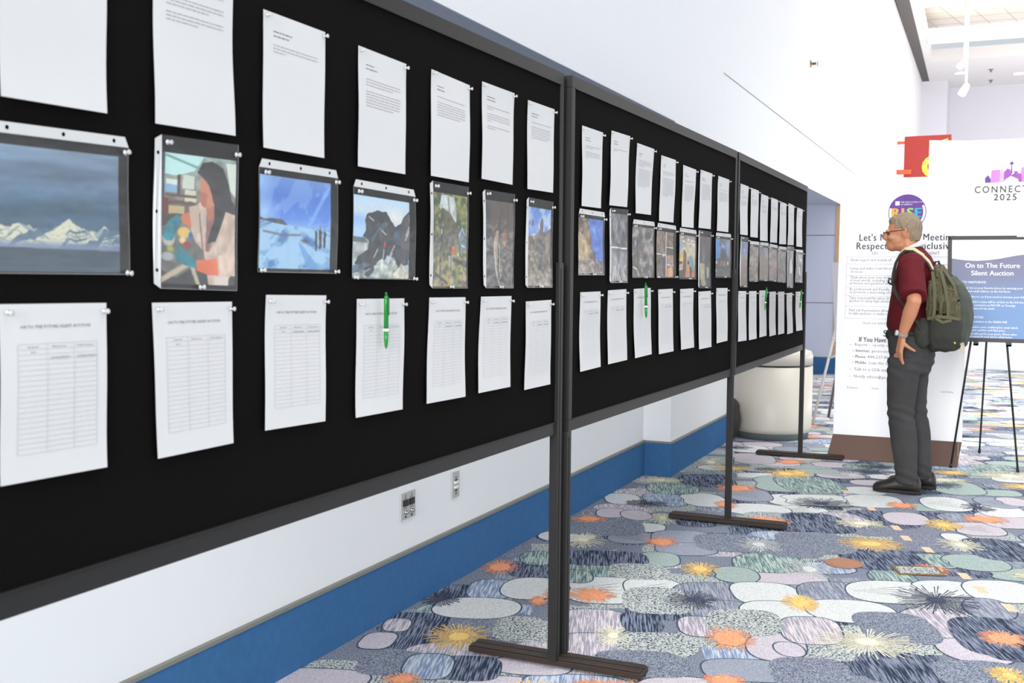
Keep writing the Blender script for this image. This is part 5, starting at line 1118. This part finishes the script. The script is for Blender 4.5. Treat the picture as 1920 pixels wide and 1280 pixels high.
j.loft([ring(.86, -.722, -.50, NY+.005, .098), ring(.80, -.724, -.515, NY, .094), ring(.745, -.725, -.530, NY, .090), ring(.65, -.723, -.540, NY, .082), ring(.545, -.718, -.553, NY, .074), ring(.50, -.714, -.555, NY, .072), ring(.405, -.702, -.536, NY, .074), ring(.30, -.685, -.530, NY, .070), ring(.217, -.668, -.527, NY, .067), ring(.12, -.660, -.525, NY, .066), ring(.062, -.658, -.523, NY, .066)], 24)
j.loft([ring(.86, -.68, -.452, FY, .098), ring(.80, -.678, -.478, FY, .094), ring(.745, -.672, -.490, FY, .090), ring(.65, -.668, -.498, FY, .082), ring(.545, -.658, -.498, FY, .074), ring(.50, -.652, -.494, FY, .072), ring(.405, -.640, -.474, FY, .074), ring(.30, -.62, -.464, FY, .070), ring(.217, -.605, -.459, FY, .067), ring(.12, -.598, -.455, FY, .066), ring(.062, -.596, -.453, FY, .066)], 24)
def jfold(co, n):
    q = Vector((co.x*9, co.y*9, co.z*7)); k = .0045*mnoise.noise(q)
    for zc_ in (.50, .09, .80): k += .0045*math.exp(-((co.z-zc_)/.07)**2)*math.sin(co.z*95+co.x*30+mnoise.noise(q)*2)
    return n*k
jeans = remesh(j, 'jeans', M_jean, .0075, 6, person, jfold)
MB().loft([ring(1.000, -.741, -.482, YC, .176), ring(1.030, -.740, -.484, YC, .175)], 32).build('belt', M_shoe, person, True)
pk = MB(); pk.ell((-.722, 7.37, 1.0), (.026, .035, .035)); pk.build('belt_pouch', M_blackpl, person, True)
m_ = MB()
for a, bb in (((-.47, .845), (-.60, .835)), ((-.60, .835), (-.61, .93)), ((-.47, .845), (-.462, .93))): pass
for (y, toe, heel, dy) in ((NY, -.790, -.502, .012), (FY, -.728, -.428, .035)):
    q = MB(); n = 12
    for rng in range(1):
        rings = [(0, .030, .018, .024), (.06, .044, .030, .030), (.18, .050, .036, .036), (.36, .049, .046, .046), (.52, .046, .062, .056), (.68, .043, .075, .062), (.84, .041, .074, .060), (.96, .036, .056, .050), (1.0, .026, .035, .040)]
        pts = []; vs = []; fs = []
        for (f_, hw, hh, cz) in rings:
            cx2 = toe+(heel-toe)*f_; cy2 = y+dy*(1-f_)*1.2
            for k in range(18):
                th = 2*math.pi*k/18; zz = max(FZ+.016, cz+hh*math.sin(th)); vs.append((cx2, cy2+hw*math.cos(th), zz))
        for i in range(len(rings)-1):
            for k in range(18):
                a = i*18+k; c2 = i*18+(k+1) % 18; fs.append((a, a+18, c2+18, c2))
        fs += [tuple(range(18)), tuple(range((len(rings)-1)*18, len(rings)*18))[::-1]]; q.add(vs, fs)
    sh_ = q.build('shoe', M_shoe, person, True)
    out = [(toe-.004, y+dy*1.2), (toe+.02, y+dy*1.2-.036), (toe+.10, y+dy*.8-.053), (toe+.2, y+dy*.4-.046), (heel-.04, y-.044), (heel+.004, y-.025), (heel+.004, y+.025), (heel-.04, y+.044), (toe+.2, y+dy*.4+.046), (toe+.10, y+dy*.8+.053), (toe+.02, y+dy*1.2+.036)]
    MB().prism(out[::-1], lambda u, v, d: (u, v, d), FZ+.0005, FZ+.022).build('sole', M_sole, sh_, bevel=.004)
    lc = MB()
    for k in range(4):
        f_ = .40+.07*k; cx2 = toe+(heel-toe)*f_; zz = .094+.012*k; lc.tube([(cx2, y+dy*(1-f_)-.028, zz-.012), (cx2-.004, y+dy*(1-f_), zz+.004), (cx2, y+dy*(1-f_)+.028, zz-.012)], .003, 6)
    lc.build('laces', M_blackpl, sh_, True)
d = (WR-EL).normalized(); c = WR-d*.004; e1 = d.cross(Vector((0, 0, 1))).normalized(); e2 = d.cross(e1)
wp_ = MB(); wp_.tube([c-d*.012, c-d*.010, c+d*.010, c+d*.012], [.029, .0325, .0325, .029], 20); wt = wp_.build('wristwatch', M_watch, person, True)
fc = c+P3(-.026, -.016, .008); MB().tube([fc-P3(.004, .002, 0), fc-P3(.011, .006, -.002)], [.018, .017], 16).build('watch_face', mat('watch_glass', srgb(210, 214, 214), .15), wt, True)

# ------------------------------------------------------------------ backpack (worn, a thing of its own)
M_olive = mat('olive_pack_cloth', srgb(84, 78, 52), .75, .16, 18, bump=.3, bscale=300); M_pgrey = mat('dark_green_pack_cloth', srgb(47, 48, 41), .75, .15, 18, bump=.3, bscale=300)
M_sage = mat('sage_pack_panel', srgb(64, 69, 60), .75, .12, 18, bump=.3, bscale=300); M_tan = mat('tan_strap_padding', srgb(206, 186, 146), .8, .08, 40); M_web = mat('olive_webbing', srgb(88, 85, 60), .75, .12, 60)
bpk = thing('backpack', 'olive green backpack with tan shoulder strap worn by the man', 'backpack', (-.40, YC, .90))
def crumple(sc, amp, zf):
    def f(co, n):
        q = Vector((co.x*sc, co.y*sc, co.z*sc*zf)); r_ = 1-abs(mnoise.noise(q))*2; return n*(amp*(r_-.4)+amp*.6*mnoise.noise(q*2.3))
    return f
a = MB(); a.loft([ring(.905, -.485, -.35, YC, .10), ring(.925, -.515, -.305, YC, .135), ring(.98, -.522, -.272, YC, .155), ring(1.06, -.515, -.258, YC, .162), ring(1.16, -.50, -.258, YC, .160), ring(1.26, -.492, -.282, YC, .155), ring(1.34, -.487, -.33, YC, .142), ring(1.40, -.482, -.385, YC, .12), ring(1.425, -.478, -.42, YC, .09)], 36, 2.7)
a.ell((-.515, 7.272, 1.02), (.055, .035, .10)); remesh(a, 'main_body', M_pgrey, .008, 4, bpk, crumple(13, .009, .6))
a = MB(); a.loft([ring(1.09, -.488, -.33, YC, .168), ring(1.12, -.496, -.322, YC, .176), ring(1.20, -.490, -.322, YC, .176), ring(1.28, -.486, -.335, YC, .168), ring(1.35, -.482, -.362, YC, .150), ring(1.405, -.478, -.40, YC, .125), ring(1.435, -.474, -.425, YC, .09)], 36, 2.7)
for q in range(7):
    x0 = -.468+.010*q; x1 = -.478+.024*q; a.tube([(x0, 7.315+.006*q, 1.405-.006*q), ((x0*.6+x1*.4)+.004, 7.262+.004*q, 1.32), (x1, 7.246+.003*abs(q-3), 1.22), (x1+.006*(-1)**q, 7.246+.003*abs(q-3), 1.12)], [.010, .017, .020, .017], 10)
remesh(a, 'side_panel', M_olive, .006, 2, bpk, crumple(24, .022, .22))
a = MB(); a.loft([ring(.94, -.36, -.268, YC, .13), ring(1.02, -.36, -.243, YC, .15), ring(1.14, -.36, -.236, YC, .150), ring(1.24, -.36, -.252, YC, .142), ring(1.32, -.37, -.298, YC, .125), ring(1.37, -.39, -.345, YC, .10)], 30, 2.6)
remesh(a, 'front_pocket', M_sage, .008, 4, bpk, crumple(14, .010, .5))
a = MB()
a.loft([ring(.925, -.47, -.33, 7.285, .035), ring(.99, -.49, -.30, 7.272, .048), ring(1.07, -.49, -.29, 7.265, .052), ring(1.115, -.485, -.30, 7.262, .050)], 24, 2.4); remesh(a, 'side_pocket', M_pgrey, .007, 4, bpk, crumple(14, .005, .5))
for pts in ([(-.47, 7.255, 1.40), (-.455, 7.236, 1.30), (-.45, 7.226, 1.18), (-.455, 7.222, 1.10)], [(-.425, 7.262, 1.41), (-.395, 7.236, 1.31), (-.375, 7.232, 1.20), (-.37, 7.226, 1.11)], [(-.405, 7.30, 1.41), (-.345, 7.262, 1.32), (-.315, 7.258, 1.20), (-.305, 7.262, 1.06)], [(-.49, 7.228, 1.11), (-.43, 7.205, 1.125), (-.36, 7.208, 1.12), (-.30, 7.235, 1.11)], [(-.44, 7.205, 1.115), (-.40, 7.206, 1.09), (-.35, 7.21, 1.105)]):
    MB().ribbon(pts, (1, .3, .2) if pts[0][2] > 1.2 else (0, .1, 1), .021, .010).build('compression_strap', M_web, bpk, bevel=.003)
for sgn in (-1, 1):
    y = YC+sgn*.125
    pts = [(-.470, y-sgn*.01, 1.415), (-.495, y, 1.462), (-.535, y+sgn*.004, 1.505), (-.585, y+sgn*.006, 1.538), (-.632, y+sgn*.008, 1.540), (-.660, y+sgn*.01, 1.512), (-.683, y+sgn*.01, 1.465), (-.697, y+sgn*.012, 1.40), (-.700, y+sgn*.022, 1.33), (-.690, y+sgn*.038, 1.28), (-.655, y+sgn*.062, 1.225), (-.60, y+sgn*.068, 1.16), (-.545, y+sgn*.064, 1.08), (-.50, y+sgn*.04, .99)]
    so = MB().ribbon(pts[:6], (.12, sgn, -.32), .058, .012).build('shoulder_strap', M_tan, bpk, bevel=.004)
    MB().ribbon([Vector(p)+Vector((-.004, sgn*.031, -.012)) for p in pts[:9]], (.12, sgn, -.5), .016, .012).build('strap_edging', M_pgrey, so, bevel=.003)
    MB().ribbon(pts[5:9], (.12, sgn, -.1), .054, .012).build('lower_strap', M_pgrey, so, bevel=.004)
    MB().ribbon(pts[8:], (0, .4, 1), .020, .005).build('webbing', M_pgrey, so)
MB().tube([(-.705, 7.31, 1.345), (-.728, 7.31, 1.357), (-.733, 7.315, 1.33), (-.71, 7.32, 1.318)], .006, 8).build('strap_buckle', M_blackpl, bpk, True)
MB().tube([(-.475, 7.37, 1.425), (-.462, 7.37, 1.462), (-.445, 7.37, 1.466), (-.435, 7.37, 1.44), (-.438, 7.37, 1.41)], .008, 8).build('haul_loop', M_blackpl, bpk, True)
MB().tube([(-.345, 7.250, .985), (-.325, 7.246, .960)], .006, 8).build('zip_pull', mat('yellow_zip_pull', srgb(216, 180, 60), .5), bpk, True)
MB().ribbon([(-.292, 7.30, .97), (-.285, 7.28, .945), (-.292, 7.275, .905)], (1, 0, .2), .022, .004).build('loose_strap_end', mat('pale_webbing', srgb(186, 176, 156), .8), bpk)
